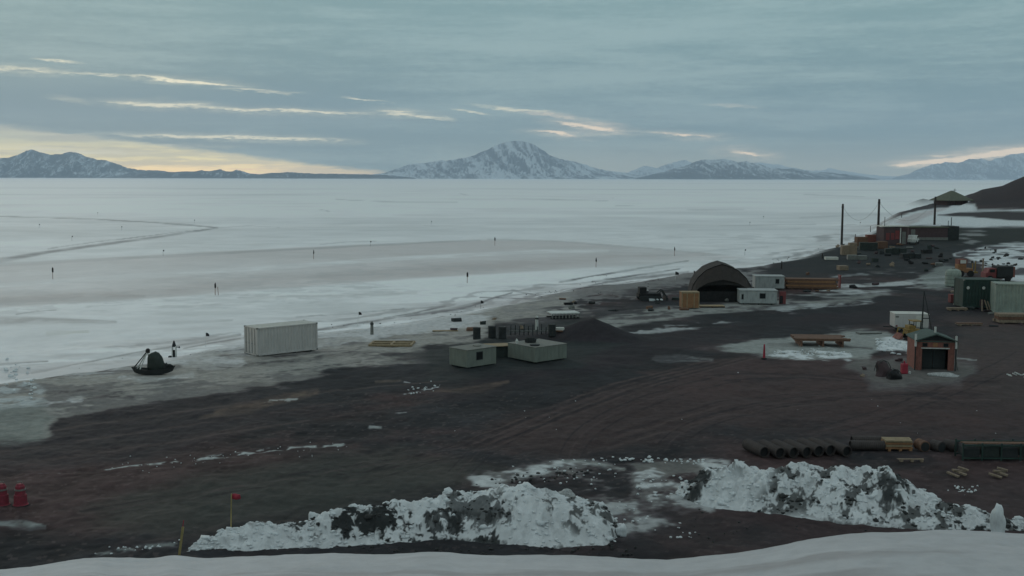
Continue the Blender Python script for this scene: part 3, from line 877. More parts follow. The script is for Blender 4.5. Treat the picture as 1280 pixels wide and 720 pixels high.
range_('mountain_range', 'pale ice-covered ridge behind the gap right of the volcano',
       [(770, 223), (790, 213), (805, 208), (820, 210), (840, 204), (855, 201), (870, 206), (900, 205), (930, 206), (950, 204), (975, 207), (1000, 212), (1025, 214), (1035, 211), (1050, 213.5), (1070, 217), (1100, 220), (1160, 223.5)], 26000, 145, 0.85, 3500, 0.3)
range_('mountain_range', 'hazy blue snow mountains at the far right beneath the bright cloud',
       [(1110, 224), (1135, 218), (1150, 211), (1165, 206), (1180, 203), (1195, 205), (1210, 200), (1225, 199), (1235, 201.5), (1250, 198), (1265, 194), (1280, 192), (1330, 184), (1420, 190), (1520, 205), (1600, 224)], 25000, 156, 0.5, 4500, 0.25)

# ================================================================== OBJECT MATERIALS
M = dict(
    white=mat('white container paint', (0.52, 0.49, 0.48), 0.6, 0.06, 1.2, 0.1, dirtamt=0.12),
    roofw=mat('pale container roof', (0.60, 0.58, 0.54), 0.7, 0.1, 1.0, 0.1, dirtamt=0.15),
    beige=mat('beige fibreglass', (0.20, 0.215, 0.19), 0.7, 0.08, 1.2, 0.1, dirtamt=0.2),
    beigetop=mat('faded beige lid', (0.21, 0.205, 0.185), 0.75, 0.1, 1.2, 0.1, dirtamt=0.25),
    dark=mat('dark steel', (0.03, 0.034, 0.036), 0.8, 0.3, 3, 0.2),  # one even dark colour shared by many parts
    black=mat('black rubber and cloth', (0.02, 0.02, 0.022), 0.85, 0.3, 3, 0.2),
    ply=mat('weathered plywood', (0.32, 0.24, 0.15), 0.85, 0.2, 3, 0.2, dirtamt=0.3),
    orange=mat('orange brown painted wood', (0.30, 0.15, 0.075), 0.8, 0.2, 2.5, 0.2, dirtamt=0.3),
    lumber=mat('brown stacked lumber', (0.17, 0.09, 0.06), 0.85, 0.35, 6, 0.3, dirtamt=0.4),
    lumber2=mat('pale sawn boards', (0.28, 0.21, 0.155), 0.85, 0.3, 6, 0.3, dirtamt=0.4),
    canvas=mat('brown canvas', (0.038, 0.031, 0.029), 0.95, 0.2, 1.5, 0.4, dirtamt=0.35),
    canvasd=mat('dark canvas end wall', (0.026, 0.024, 0.024), 0.95, 0.25, 1.5, 0.4, dirtamt=0.3),
    red=mat('faded red paint', (0.21, 0.05, 0.052), 0.7, 0.2, 2.5, 0.2, dirtamt=0.35),
    redh=mat('weathered red boarding', (0.25, 0.098, 0.078), 0.85, 0.25, 4, 0.3, dirtamt=0.4),
    bright=mat('bright red plastic', (0.36, 0.030, 0.055), 0.55, 0.12, 3, 0.1, dirtamt=0.2),
    green=mat('grey green roof felt', (0.075, 0.105, 0.095), 0.85, 0.2, 2.5, 0.2, dirtamt=0.3),
    dgreen=mat('dark green container paint', (0.028, 0.055, 0.048), 0.7, 0.25, 2, 0.2, dirtamt=0.3),
    ggrey=mat('pale grey green container paint', (0.30, 0.34, 0.30), 0.7, 0.1, 1.5, 0.1, dirtamt=0.25),
    yellow=mat('machine yellow paint', (0.27, 0.17, 0.045), 0.6, 0.15, 3, 0.1, dirtamt=0.35),
    bamboo=mat('yellow bamboo', (0.34, 0.27, 0.12), 0.8, 0.15, 6, 0.1, dirtamt=0.2),
    wood=mat('dark creosoted pole', (0.04, 0.032, 0.03), 0.9, 0.3, 3, 0.3),
    grey=mat('grey galvanised steel', (0.20, 0.20, 0.19), 0.6, 0.15, 3, 0.2, metal=0.2, dirtamt=0.4),
    rust=mat('brown grey corrugated pipe', (0.062, 0.048, 0.046), 0.75, 0.25, 3, 0.3, dirtamt=0.4),
    tarp=mat('dark green tarpaulin', (0.035, 0.045, 0.042), 0.8, 0.3, 3, 0.4),
    glass=mat('dark window glass', (0.015, 0.018, 0.02), 0.15, 0.1, 1, 0, dirtamt=0.05, spec=0.5),
    paint=mat('white painted metal', (0.62, 0.62, 0.60), 0.6, 0.1, 3, 0.1, dirtamt=0.3),
    khaki=mat('weathered khaki roof boards', (0.125, 0.13, 0.10), 0.9, 0.2, 1.5, 0.2, dirtamt=0.3),
    ggrey2=mat('pale grey cabin paint', (0.38, 0.39, 0.39), 0.7, 0.08, 1.5, 0.1, dirtamt=0.3),
    dullred=mat('dull pinkish red plastic', (0.24, 0.03, 0.05), 0.7, 0.2, 6, 0.2, dirtamt=0.5),
    maroon=mat('dark maroon boarding', (0.085, 0.055, 0.06), 0.85, 0.2, 2, 0.2, dirtamt=0.3),
)


# ------------------------------------------------------------------ containers
def corr_panel(mb, x0, x1, z0, z1, y, out, pitch=0.28, dep=0.045):
    """corrugated wall in the xz plane at y, facing -y when out < 0"""
    n = max(2, int(round((x1 - x0) / pitch)))
    p = (x1 - x0) / n; pts = []
    for i in range(n):
        a = x0 + i * p
        pts += [(a, 0), (a + p * 0.32, 0), (a + p * 0.5, dep), (a + p * 0.82, dep)]
    pts.append((x1, 0))
    vs = []
    for x, d in pts:
        vs += [(x, y - out * d, z0), (x, y - out * d, z1)]
    mb.add(vs, [(2 * i, 2 * i + 2, 2 * i + 3, 2 * i + 1) for i in range(len(pts) - 1)])


def container(label, loc, rz, wall, roof, L=6.06, W=2.44, H=2.59, group=None, rods=True, scale=1.0):
    """origin: near left bottom corner; x along the long side, y across"""
    t = thing('shipping_container', label, 'container', loc, rz, group, scale)
    z0 = 0.12
    b = MB()
    corr_panel(b, 0.1, L - 0.1, z0 + 0.14, H - 0.10, 0.045, -1)
    k = len(b.v)
    b2 = MB(); corr_panel(b2, 0.1, L - 0.1, z0 + 0.14, H - 0.10, 0.045, -1)
    b.add([(x, W - y, z) for x, y, z in b2.v], [f[::-1] for f in b2.f])
    e = MB(); corr_panel(e, 0.1, W - 0.1, z0 + 0.14, H - 0.10, 0.045, -1)
    b.add([(L - y, x, z) for x, y, z in e.v], e.f)
    b.build('wall', wall, t)
    f = MB()
    for x in (0, L - 0.12):
        for y in (0, W - 0.12): f.box(x, x + 0.12, y, y + 0.12, z0, H)
    for y in (0.002, W - 0.102):
        f.box(0.12, L - 0.12, y, y + 0.1, z0 + 0.002, z0 + 0.15); f.box(0.12, L - 0.12, y, y + 0.1, H - 0.11, H - 0.002)
    for x in (0.002, L - 0.102):
        f.box(x, x + 0.1, 0.12, W - 0.12, z0 + 0.002, z0 + 0.15); f.box(x, x + 0.1, 0.12, W - 0.12, H - 0.11, H - 0.002)
    f.build('frame', wall, t, 0.01)
    r = MB(); r.box(0.09, L - 0.09, 0.09, W - 0.09, H - 0.05, H - 0.02)
    n = 16
    for i in range(n):
        x = 0.2 + (L - 0.4) * i / n
        r.box(x, x + 0.14, 0.15, W - 0.15, H - 0.02, H + 0.004)
    r.build('roof', roof, t)
    fl = MB(); fl.box(0.11, L - 0.11, 0.11, W - 0.11, z0 + 0.01, z0 + 0.1)
    for x in (0.6, 2.2, L - 2.4, L - 0.8): fl.box(x, x + 0.2, 0.05, W - 0.05, 0, z0)
    fl.build('floor', M['dark'], t)
    for s in (0, 1):
        y0 = 0.13 + s * (W / 2 - 0.13); y1 = y0 + W / 2 - 0.145
        d = MB(); d.box(0.03, 0.07, y0, y1, z0 + 0.16, H - 0.12)
        dd = d.build('door', wall, t, 0.008)
        if rods:
            q = MB()
            for yy in (y0 + 0.3, y1 - 0.25):
                q.tube((0.0, yy, z0 + 0.12), (0.0, yy, H - 0.1), 0.02, n=6)
                q.box(-0.03, 0.02, yy - 0.05, yy + 0.05, 1.1, 1.16)
            q.build('lock_rod', M['grey'], dd)
    for x in (-0.01, L - 0.15):
        for y in (-0.01, W - 0.15):
            for z in (z0 - 0.01, H - 0.11):
                c = MB(); c.box(x, x + 0.16, y, y + 0.16, z, z + 0.12); c.build('corner_casting', M['grey'], t)
    return t


p = G(321.6, 446)
container('white corrugated shipping container standing alone at the edge of the ice', p - Vector((0, 0, 0.05)), R(40), M['white'], M['roofw'], scale=0.76)


def bin_(label, px, py, rz, L, W, H, window, name='storage_bin'):
    """low beige box, origin at its near corner: x to the right-back, y to the left-back"""
    p = G(px, py)
    t = thing(name, label, 'storage bin', p, rz)
    b = MB(); b.box(0, L, 0, W, 0.08, H)
    l = MB(); l.box(-0.025, L + 0.025, -0.025, W + 0.025, H + 0.002, H + 0.05); l.build('lid', M['beigetop'], t, 0.012)
    rb = MB()
    n = int(L / 0.33)
    for i in range(1, n): rb.box(i * L / n - 0.015, i * L / n + 0.015, -0.014, 0.0, 0.14, H - 0.05)
    n = int(W / 0.33)
    for i in range(1, n): rb.box(-0.014, 0, i * W / n - 0.015, i * W / n + 0.015, 0.14, H - 0.05)
    if not window: b.add(rb.v, rb.f)
    b.build('body', M['beige'], t, 0.03)
    k = MB()
    for x in (0.15, L / 2 - 0.08, L - 0.31): k.box(x, x + 0.16, 0.04, W - 0.04, 0, 0.08)
    k.build('skid', M['dark'], t)
    if window:
        w = MB(); w.box(window[0], window[1], -0.012, 0.0, window[2], window[3]); wf = w.build('window', M['dark'], t)
        g_ = MB(); g_.box(window[0] + 0.05, window[1] - 0.05, -0.02, -0.0125, window[2] + 0.05, window[3] - 0.05); g_.build('pane', M['glass'], wf)
    return t, p


t, p = bin_('low beige storage bin with a small dark window, left of its ribbed twin', 584, 461.5, R(43), 2.45, 1.75, 1.15, (0.75, 1.3, 0.48, 1.0))
mb = MB(); mb.tube((1.6, 0.9, 1.2), (1.6, 0.9, 1.26), 0.28, n=14); mb.build('hatch', M['beigetop'], t)
t, pb = bin_('low beige ribbed storage bin with a round dark hatch, right of the windowed one', 669, 454.5, R(40), 2.75, 2.75, 1.0, None)
mb = MB(); mb.lathe([(0.30, 1.05), (0.33, 1.09), (0.33, 1.12), (0.2, 1.14)], 16, (0.5, 0.62, 0)); mb.build('hatch', M['dark'], t)
RZ = Matrix.Rotation(R(40), 3, 'Z')


def on_bin(x, y, z): return pb + RZ @ Vector((x, y, z))


for i, (x, y) in enumerate(((0.25, 2.15), (0.1, 1.9))):
    mb = MB(); mb.lathe([(0.07, 0), (0.07, 0.2), (0.03, 0.25), (0.03, 0.3)], 8)
    solo(mb, 'plastic_jug', M['paint'], ['white plastic jug at the far left corner of the ribbed bin', 'white plastic jug standing nearer on the ribbed bin lid edge'][i], 'jug', on_bin(x, y, 1.052), 0, 'jugs on the ribbed bin')
mb = MB()
for k in range(3):
    pts = [(0.33 * math.cos(a * 0.35) * (1 + .06 * k), 0.33 * math.sin(a * 0.35) * (1 - .05 * k), 0.05 + 0.09 * k) for a in range(19)]
    mb.path(pts, 0.05)
solo(mb, 'hose_coil', M['dark'], 'dark coiled hose lying on the ribbed beige bin', 'hose', on_bin(1.2, 1.85, 1.052), 0)
mb = MB(); mb.box(-1.0, 1.0, -0.55, 0.55, 0.72, 0.75); mb.box(-0.9, 0.9, -0.45, 0.45, 0, 0.72)
pp = G(612, 448)
tt_ = thing('low_crate', 'low crate capped with a tan plywood sheet behind the windowed bin', 'crate', pp + Vector((0.3, 0.6, 0)), R(14))
a_ = MB(); a_.box(-0.85, 0.85, -0.5, 0.5, 0, 0.78)
for s in (-0.6, 0, 0.6): a_.box(s - 0.04, s + 0.04, -0.53, -0.5, 0, 0.78)
a_.build('body', M['tarp'], tt_, 0.01)
a_ = MB(); a_.box(-1.1, 1.1, -0.65, 0.65, 0.785, 0.82); a_.build('lid', M['ply'], tt_)

# plywood forms on the slush
p = G(491, 431)
t = thing('plywood_form', 'flat yellow plywood form with four dark openings lying on the slush', 'plywood form', p, R(-3))
mb = MB()
for a in ((-1.6, 1.5, -0.95, -0.8), (-1.6, 1.5, 0.8, 0.95), (-1.6, -1.45, -0.8, 0.8), (1.35, 1.5, -0.8, 0.8), (-0.08, 0.08, -0.8, 0.8), (-1.45, -0.08, -0.12, 0.12), (0.08, 1.35, -0.12, 0.12)):
    mb.box(a[0], a[1], a[2], a[3], 0.02, 0.16)
mb.build('rim', M['ply'], t)
mb = MB(); mb.box(-1.45, 1.4, -0.8, 0.8, 0.01, 0.035); mb.build('base', M['dark'], t)
mb = MB(); mb.box(-1.1, 0.9, -0.25, 0.25, 0.02, 0.07)
solo(mb, 'board', M['ply'], 'thin yellow board on the slush between the form and the drums', 'board', G(558, 414), R(5))

# ------------------------------------------------------------------ boat-shaped sledge
p = G(192, 468); k = mpp(p)
t = thing('sledge_boat', 'dark boat-shaped sledge with a covered mound and a tripod of poles on the slush', 'boat', p, R(12))
vs = []; n = 14
for j, (wz, hz) in enumerate(((0.28, 0.0), (0.42, 0.34), (0.36, 0.34), (0.24, 0.08))):
    for i in range(n + 1):
        u = i / n * 2 - 1
        w = (1 - abs(u) ** 2.6) ** 0.8 * wz * 1.15
        x = u * (1.28 if j in (1, 2) else 1.1); z = hz + 0.16 * u * u
        vs.append((x, -w, z)); vs.append((x, w, z))
mb = MB()
fs = []
m_ = 2 * (n + 1)
for j in range(3):
    for i in range(n):
        a = j * m_ + 2 * i; b = a + m_
        fs += [(a, a + 2, b + 2, b), (a + 1, b + 1, b + 3, a + 3)]
for i in range(n):
    fs.append((2 * i, 2 * i + 1, 2 * i + 3, 2 * i + 2)); a = 3 * m_ + 2 * i; fs.append((a, a + 2, a + 3, a + 1))
mb.add(vs, fs); mb.build('hull', M['dark'], t)
vs, fs = lump(0.55, 0.36, 0.75, 22, 0.10, 3)
mb = MB(); mb.add([v + Vector((0.15, 0, 0.62)) for v in vs], fs); mb.build('tarpaulin', M['tarp'], t, sm=True)
mb = MB()
for i in range(6):
    vs, fs = lump(0.16, 0.16, 0.2, 30 + i, 0.2, 1); mb.add([v + Vector((0.55 + 0.1 * i, random.uniform(-.1, .1), 0.50 - 0.01 * i)) for v in vs], fs)
mb.build('cargo', M['dark'], t)
for (a, b) in (((-1.15, 0, 0.4), (-0.3, 0, 1.45)), ((-0.75, -0.25, 0.35), (-0.3, 0, 1.42)), ((-0.2, 0.2, 0.35), (-0.3, 0, 1.4)), ((-0.95, 0.2, 0.35), (-0.32, 0, 1.4))):
    mb = MB(); mb.tube(a, b, 0.035, 0.03); mb.build('pole', M['dark'] if a[0] < -1 else M['paint'], t)
mb = MB(); mb.add(*[(lambda v, f: ([q + Vector((-0.3, 0, 1.4)) for q in v], f))(*lump(0.12, 0.09, 0.2, 3, 0.2, 2))][0]); mb.build('lashing', M['black'], t)

# instrument post left of container
p = G(218, 447)
t = thing('marker_post', 'white post with a black top and side arm on the tide crack', 'post', p, 0)
mb = MB(); mb.box(-0.16, -0.09, -0.1, 0.1, 0, 0.85); mb.box(0.09, 0.16, -0.1, 0.1, 0, 0.85); mb.build('side_board', M['paint'], t)
mb = MB(); mb.box(-0.085, 0.085, -0.08, 0.08, 0, 0.55); mb.build('core', M['black'], t)
mb = MB(); mb.lathe([(0.16, 0.8), (0.13, 0.95), (0.05, 1.2), (0.02, 1.25)], 8); mb.build('cap', M['black'], t)
mb = MB(); mb.tube((0.1, 0, 0.78), (0.36, 0, 0.76), 0.03); mb.box(0.33, 0.42, -0.03, 0.03, 0.7, 0.82); mb.build('arm', M['dark'], t)
mb = MB(); mb.box(-0.4, -0.17, -0.15, 0.15, 0, 0.12); mb.build('foot', M['black'], t)
for px, py, h, lab in ((465, 418, 0.98, 'weathered white bollard post right of the white container'), (671, 412, 1.05, 'pale tapered post beside the dark drums'), (809, 374, 0.9, 'white upright post among the black machinery')):
    p = G(px, py)
    t = thing('bollard', lab, 'post', p, 0.3)
    mb = MB(); mb.lathe([(0.13, 0), (0.12, h * .7), (0.10, h), (0.07, h + .03)], 10); mb.build('post', M['paint'] if px != 465 else M['grey'], t)
    mb = MB(); mb.lathe([(0.14, h * .78), (0.14, h * .9)], 10); mb.build('band', M['dark'], t)


# ------------------------------------------------------------------ ice markers and flags
def road_marker(px, py, hpx, label, two=False):
    p = G(px, py); h = max(hpx * mpp(p), 0.9)
    t = thing('road_marker', label, 'marker', p - Vector((0, 0, 0.02)), 0, 'markers along the ice road')
    mb = MB(); mb.tube((0, 0, 0), (0.02, 0, h), 0.035, 0.03)
    if two: mb.tube((0.35, 0, 0), (0.3, 0, h * 0.72), 0.03, 0.03)
    mb.build('stake', M['redh'], t)
    vs, fs = lump(0.11, 0.08, h * 0.34, int(px), 0.18, 2)
    mb = MB(); mb.add([v + Vector((0.03, 0, h * 0.78)) for v in vs], fs); mb.build('flag', M['canvasd'], t, sm=True)
    return t


road_marker(66, 349, 14, 'dark flagged stake, leftmost on the worn ice road')
road_marker(269, 369, 15, 'dark flagged double stake on the ice beyond the sledge boat', True)
road_marker(392, 324, 11, 'red-brown flagged stake above and beyond the white container')
road_marker(584, 354, 13, 'dark flagged stake on the ice straight beyond the windowed bin')
road_marker(618.5, 307, 10, 'small flagged stake at the far edge of the worn ice road')
road_marker(745, 334, 11, 'flagged stake on the worn ice in line with the gravel heap')
road_marker(843, 320, 11, 'dark flagged stake on the ice left of the canvas shelter')
far = [(49, 285), (90, 301), (152, 288), (243, 279), (122, 269), (204, 320), (539, 281), (766, 249), (937, 282), (931, 319), (954, 274), (1075, 282), (463, 308)]
for i, (px, py) in enumerate(far):
    p = G(px, py)
    t = thing('trail_flag', 'tiny dark trail flag far out on the ice', 'flag', p, 0, 'tiny flags far out on the ice')
    mb = MB(); mb.tube((0, 0, 0), (0, 0, 1.0), 0.02, n=5); mb.build('pole', M['dark'], t)
    mb = MB(); mb.box(0, 0.2, -0.015, 0.015, 0.78, 1.0); mb.build('cloth', M['canvasd'], t)


def flag(px, py, hpx, label, cloth, fw=0.28, fh=0.24, polem='grey', lean=0.0, rz=0, thick=0.012, group=None, limp=True):
    p = G(px, py); h = hpx * mpp(p)
    t = thing('marker_flag', label, 'flag', p - Vector((0, 0, 0.03)), rz, group)
    top = Vector((lean * h, 0, h))
    mb = MB(); mb.tube((0, 0, 0), top, thick * 1.4, thick, 6); mb.build('pole', M[polem], t)
    mb = MB(); n = 8; vs = []
    for j in range(3):
        for i in range(n + 1):
            u = i / n
            for s in (-1, 1):
                vs.append((top.x + u * fw, 0.05 * math.sin(u * 5 + j) + s * 0.008, top.z - 0.01 - j / 2 * fh * (1 - 0.35 * u * limp) - 0.35 * fw * u * u * limp))
    fs = []
    for j in range(2):
        for i in range(n):
            a = (j * (n + 1) + i) * 2; b = a + 2 * (n + 1)
            fs += [(a, a + 2, b + 2, b), (a + 1, b + 1, b + 3, a + 3)]
    for i in range(n):
        a = 2 * i; fs.append((a, a + 1, a + 3, a + 2)); b = a + 4 * (n + 1); fs.append((b, b + 2, b + 3, b + 1))
    mb.add(vs, fs); mb.build('cloth', cloth, t, sm=True)
    return t


gf = 'small black flags along the shore'
flag(257, 434, 19, 'black flag on a thin white stick left of the white container', M['black'], 0.26, 0.28, 'paint', 0.04, group=gf)
flag(447, 408, 19, 'black flag on a thin white stick right of the white container', M['black'], 0.26, 0.28, 'paint', 0.08, group=gf)
flag(601, 386, 11, 'small black flag on the shore ice above the windowed bin', M['black'], 0.28, 0.32, 'dark', 0.0, group=gf)
flag(844, 350, 11, 'black flag nearest the left side of the canvas shelter', M['black'], 0.4, 0.4, 'paint', 0.0, group=gf)
flag(867, 348, 10, 'small dark flag just above the left eave of the canvas shelter', M['black'], 0.2, 0.4, 'paint', 0.0, group=gf)
flag(288.5, 673, 60, 'tall bamboo pole with a red flag on the left snow heap', M['bright'], 0.30, 0.17, 'bamboo', 0.035, thick=0.02, limp=False)
p = G(224, 694)
t = thing('stake', 'leaning yellow stake with a red tip at the left end of the snow heap', 'stake', p, 0)
mb = MB(); mb.box(-0.035, 0.035, -0.02, 0.02, 0, 0.92, Matrix.Rotation(R(9), 4, 'Y')); mb.build('lath', M['bamboo'], t)
mb = MB(); mb.tube((0.13, 0, 0.88), (0.17, 0, 1.12), 0.012); mb.build('tip', M['bright'], t)

# red traffic drums at the left edge
for i, (px, py, lab) in enumerate(((26, 632, 'red traffic drum with pale bands, whole, near the left edge'), (3, 632, 'red traffic drum cut by the left picture edge'))):
    p = G(px, py)
    t = thing('traffic_drum', lab, 'traffic drum', p, 0.3 * i, 'red drums at the left edge', scale=0.9)
    mb = MB(); mb.lathe([(0.30, 0.0), (0.30, 0.06), (0.26, 0.08), (0.24, 0.45), (0.20, 0.47), (0.18, 0.80), (0.14, 0.84), (0.12, 0.9)], 18); mb.build('body', M['dullred'], t)
    mb = MB(); mb.lathe([(0.21, 0.64), (0.205, 0.70)], 18); mb.build('band', M['grey'], t)
    mb = MB(); mb.path([(-0.08, 0, 0.88), (-0.08, 0, 0.97), (0.08, 0, 0.97), (0.08, 0, 0.88)], 0.02); mb.build('handle', M['grey'], t)
    mb = MB(); mb.lathe([(0.36, 0.0), (0.34, 0.05)], 18); mb.build('base', M['black'], t)

# ------------------------------------------------------------------ dark drums, pickets, sled platform near the heap
gd = 'dark fuel drums near the gravel heap'
t0 = None
for i, (px, py, lab) in enumerate(((596, 424, 'dark fuel drum at the left end of the row behind the windowed bin'), (615, 422, 'dark fuel drum second from the left behind the windowed bin'), (628, 423, 'dark fuel drum standing third in the row'),
                                   (690, 420, 'dark fuel drum right of the pickets'))):
    p = G(px, py)
    if t0 is None:
        t = thing('fuel_drum', lab, 'drum', p, 0, gd)
        mb = MB(); mb.lathe([(0.28, 0), (0.29, 0.02), (0.28, 0.29), (0.295, 0.3), (0.28, 0.31), (0.28, 0.59), (0.295, 0.6), (0.28, 0.61), (0.29, 0.87), (0.28, 0.88)], 16); mb.build('body', M['dark'], t)
        mb = MB(); mb.tube((0.15, 0, 0.88), (0.15, 0, 0.9), 0.04); mb.build('bung', M['grey'], t)
        t0 = t
    else:
        t = copy_tree(t0); t.location = p; t['label'] = lab
p = G(660, 419)
t = thing('picket_rack', 'low rack of thin upright dark pickets beside the pale post', 'rack', p, 0)
for i in range(9):
    mb = MB(); x = -1.3 + i * 0.33; mb.tube((x, 0.1 * math.sin(i * 2), 0), (x + 0.02, 0, 0.75 + 0.12 * math.sin(i * 3)), 0.035); mb.build('picket', M['dark'], t)
mb = MB(); mb.box(-1.4, 1.5, -0.03, 0.03, 0.3, 0.36); mb.build('rail', M['grey'], t)
p = G(704, 397)
t = thing('cargo_sled', 'grey slatted cargo sled behind the gravel heap', 'sled', p, R(14))
mb = MB(); mb.box(-1.25, 1.25, -0.8, 0.8, 0.42, 0.5); mb.build('deck', M['paint'], t)
mb = MB()
for i in range(9): mb.box(-1.25 + i * .3, -1.15 + i * .3, -0.85, -0.8, 0.05, 0.42)
mb.build('slat', M['grey'], t)
mb = MB(); mb.box(-1.3, 1.3, -0.7, -0.6, 0, 0.1); mb.box(-1.3, 1.3, 0.6, 0.7, 0, 0.1); mb.build('runner', M['dark'], t)
p = G(700, 413)
mb = MB(); mb.box(-0.3, 0.3, -0.2, 0.2, 0, 0.22); mb.box(-0.26, 0.26, -0.22, -0.2, 0.03, 0.19); mb.box(-0.05, 0.05, -0.05, 0.05, 0.22, 0.25)
solo(mb, 'foam_box', M['roofw'], 'small pale box on the slush left of the gravel heap', 'box', p, R(8), bevel=0.02)

# black machinery left of the shelter
p = G(812, 375)
t = thing('loader_wreck', 'low black tracked machine beside the slush left of the plywood crate', 'machine', p, R(5))
mb = MB(); mb.box(-1.2, 1.0, -0.6, 0.6, 0.35, 0.7); mb.box(-1.1, -0.4, -0.5, 0.5, 0.7, 1.3); mb.build('body', M['black'], t, 0.04)
mb = MB()
for y in (-0.72, 0.6):
    mb.prism([(-1.2, 0.25), (-1.0, 0.02), (0.9, 0.02), (1.15, 0.25), (0.95, 0.45), (-1.0, 0.45)], y, y + 0.14)
mb.build('track', M['dark'], t)
mb = MB(); mb.path([(0.7, -0.4, 0.6), (1.2, -0.4, 1.0), (1.6, -0.4, 0.3)], 0.06); mb.build('boom', M['dark'], t)
mb = MB(); mb.path([(0.7, 0.4, 0.6), (1.2, 0.4, 1.0), (1.6, 0.4, 0.3)], 0.06); mb.build('boom', M['dark'], t)
mb = MB(); mb.box(1.5, 1.62, -0.7, 0.7, 0, 0.5); mb.build('blade', M['dark'], t)
mb = MB(); mb.box(-0.85, -0.35, -0.3, 0.3, 0, 0.22, jit=0.03)
for i in range(4):
    vs, fs = lump(0.2, 0.2, 0.12, 40 + i, 0.2, 1); mb.add([v + Vector((-0.7 + 0.35 * i, 0, 0.1)) for v in vs], fs)
solo(mb, 'snow_patch', snow_blk, 'little white snow heap at the foot of the black machine', 'snow', G(822, 376), 0)

# ------------------------------------------------------------------ crate by the shelter
p = G(863, 386); k = mpp(p)
t = thing('wooden_crate', 'tall orange plywood crate in front of the canvas shelter', 'crate', p, R(4))
mb = MB(); mb.box(-0.80, 0.80, 0, 1.1, 0.08, 1.5); mb.build('panel', M['orange'], t)
mb = MB()
for x in (-0.82, -0.36, 0.30, 0.74): mb.box(x, x + 0.08, -0.03, -0.0, 0.06, 1.5)
mb.box(-0.80, 0.80, -0.031, -0.001, 1.42, 1.52); mb.build('batten', M['ply'], t)
mb = MB(); mb.box(-0.84, 0.84, -0.04, 1.14, 1.521, 1.55); mb.build('lid', M['ply'], t)
p = G(890, 384)
t = thing('pallet', 'flat tan pallet lying right of the orange crate', 'pallet', p, R(3))
mb = MB(); mb.box(-1.2, 1.1, -0.5, 0.6, 0.12, 0.17); mb.build('deck', M['ply'], t)
for x in (-1.2, -0.1, 1.0):
    mb = MB(); mb.box(x, x + 0.1, -0.5, 0.6, 0, 0.12); mb.build('bearer', M['lumber'], t)

# ------------------------------------------------------------------ canvas shelter
p = G(904, 378); k = mpp(p)
t = thing('canvas_shelter', 'dark brown arched canvas shelter with an open front', 'shelter', p + Vector((0, 0.3, 0)), R(-6))
arch = [(-3.02, 0), (-2.95, 0.7), (-2.75, 1.5), (-2.3, 2.25), (-1.55, 2.95), (-0.8, 3.30), (0, 3.55), (0.8, 3.30), (1.55, 2.95), (2.3, 2.25), (2.75, 1.5), (2.95, 0.7), (3.02, 0)]
mb = MB(); n = len(arch); ns = 7; vs = []; fs = []
for j in range(ns):
    y = j * 1.25 if j else -0.1; sag = 0.03 if j % 2 == 0 else 0
    hz_ = 0.63 if j == 0 else 1.0
    for s in (1, 0.975):
        for x, z in arch: vs.append((x * s * (1 - sag * 0.4), y, min(z, 9) * s * (1 - sag * 0.5) * (1 - (1 - hz_) * min(1, z / 1.6))))
for j in range(ns - 1):
    for i in range(n - 1):
        a = j * 2 * n + i; b = a + 2 * n
        fs += [(a, a + 1, b + 1, b), (a + n, b + n, b + n + 1, a + n + 1)]
for i in range(n - 1): fs += [(i, i + n, i + n + 1, i + 1)]
mb.add(vs, fs); mb.build('cover', M['canvas'], t)
# front wall with an arched opening
op = [(-2.8, 0), (-2.72, 0.8), (-2.5, 1.4), (-1.7, 1.85), (-0.8, 1.95), (0, 1.97), (0.8, 1.95), (1.7, 1.85), (2.5, 1.4), (2.72, 0.8), (2.8, 0)]
oi = np.interp(np.linspace(0, 1, n), np.linspace(0, 1, len(op)), [q[0] for q in op]); oz = np.interp(np.linspace(0, 1, n), np.linspace(0, 1, len(op)), [q[1] for q in op])
vs = []
for y in (0.12, 0.16):
    vs += [(x * 0.97, y - 0.1, z * 0.97 * (1 - 0.39 * min(1, z / 1.6))) for x, z in arch] + [(oi[i], y - 0.1, oz[i] * 0.85) for i in range(n)]
fs = []
for i in range(n - 1):
    fs += [(i, i + 1, n + i + 1, n + i), (2 * n + i, 3 * n + i, 3 * n + i + 1, 2 * n + i + 1), (n + i, n + i + 1, 3 * n + i + 1, 3 * n + i)]
mb = MB(); mb.add(vs, fs); mb.build('front_wall', M['canvasd'], t)
mb = MB(); mb.prism([(x * 0.9, z * 0.55) for x, z in arch], 1.6, 1.64); mb.build('dark_backing', M['black'], t)  # added black sheet, makes the inside of the opening read dark
mb = MB(); mb.prism([(x * 0.97, z * 0.97) for x, z in arch], 7.3, 7.4); mb.build('back_wall', M['canvasd'], t)
mb = MB()
mb.path([(x * 1.01, 1.22, z * 1.01) for x, z in arch], 0.035); mb.build('hoop', M['canvasd'], t)
mb = MB(); mb.box(-2.2, 2.3, 0.22, 0.30, 0, 1.0); [mb.box(x, x + 0.08, 0.16, 0.22, 0, 1.1) for x in (-2.2, -1.1, 0, 1.1, 2.2)]; mb.build('barrier', M['black'], t)
vs, fs = lump(0.34, 0.3, 0.28, 77, 0.15, 2)
mb = MB(); mb.add([v + Vector((0, 0, 0.15)) for v in vs], fs)
solo(mb, 'equipment_bag', M['grey'], 'pale grey rounded bag lying before the shelter opening', 'bag', G(908, 377), 0, sm=True)


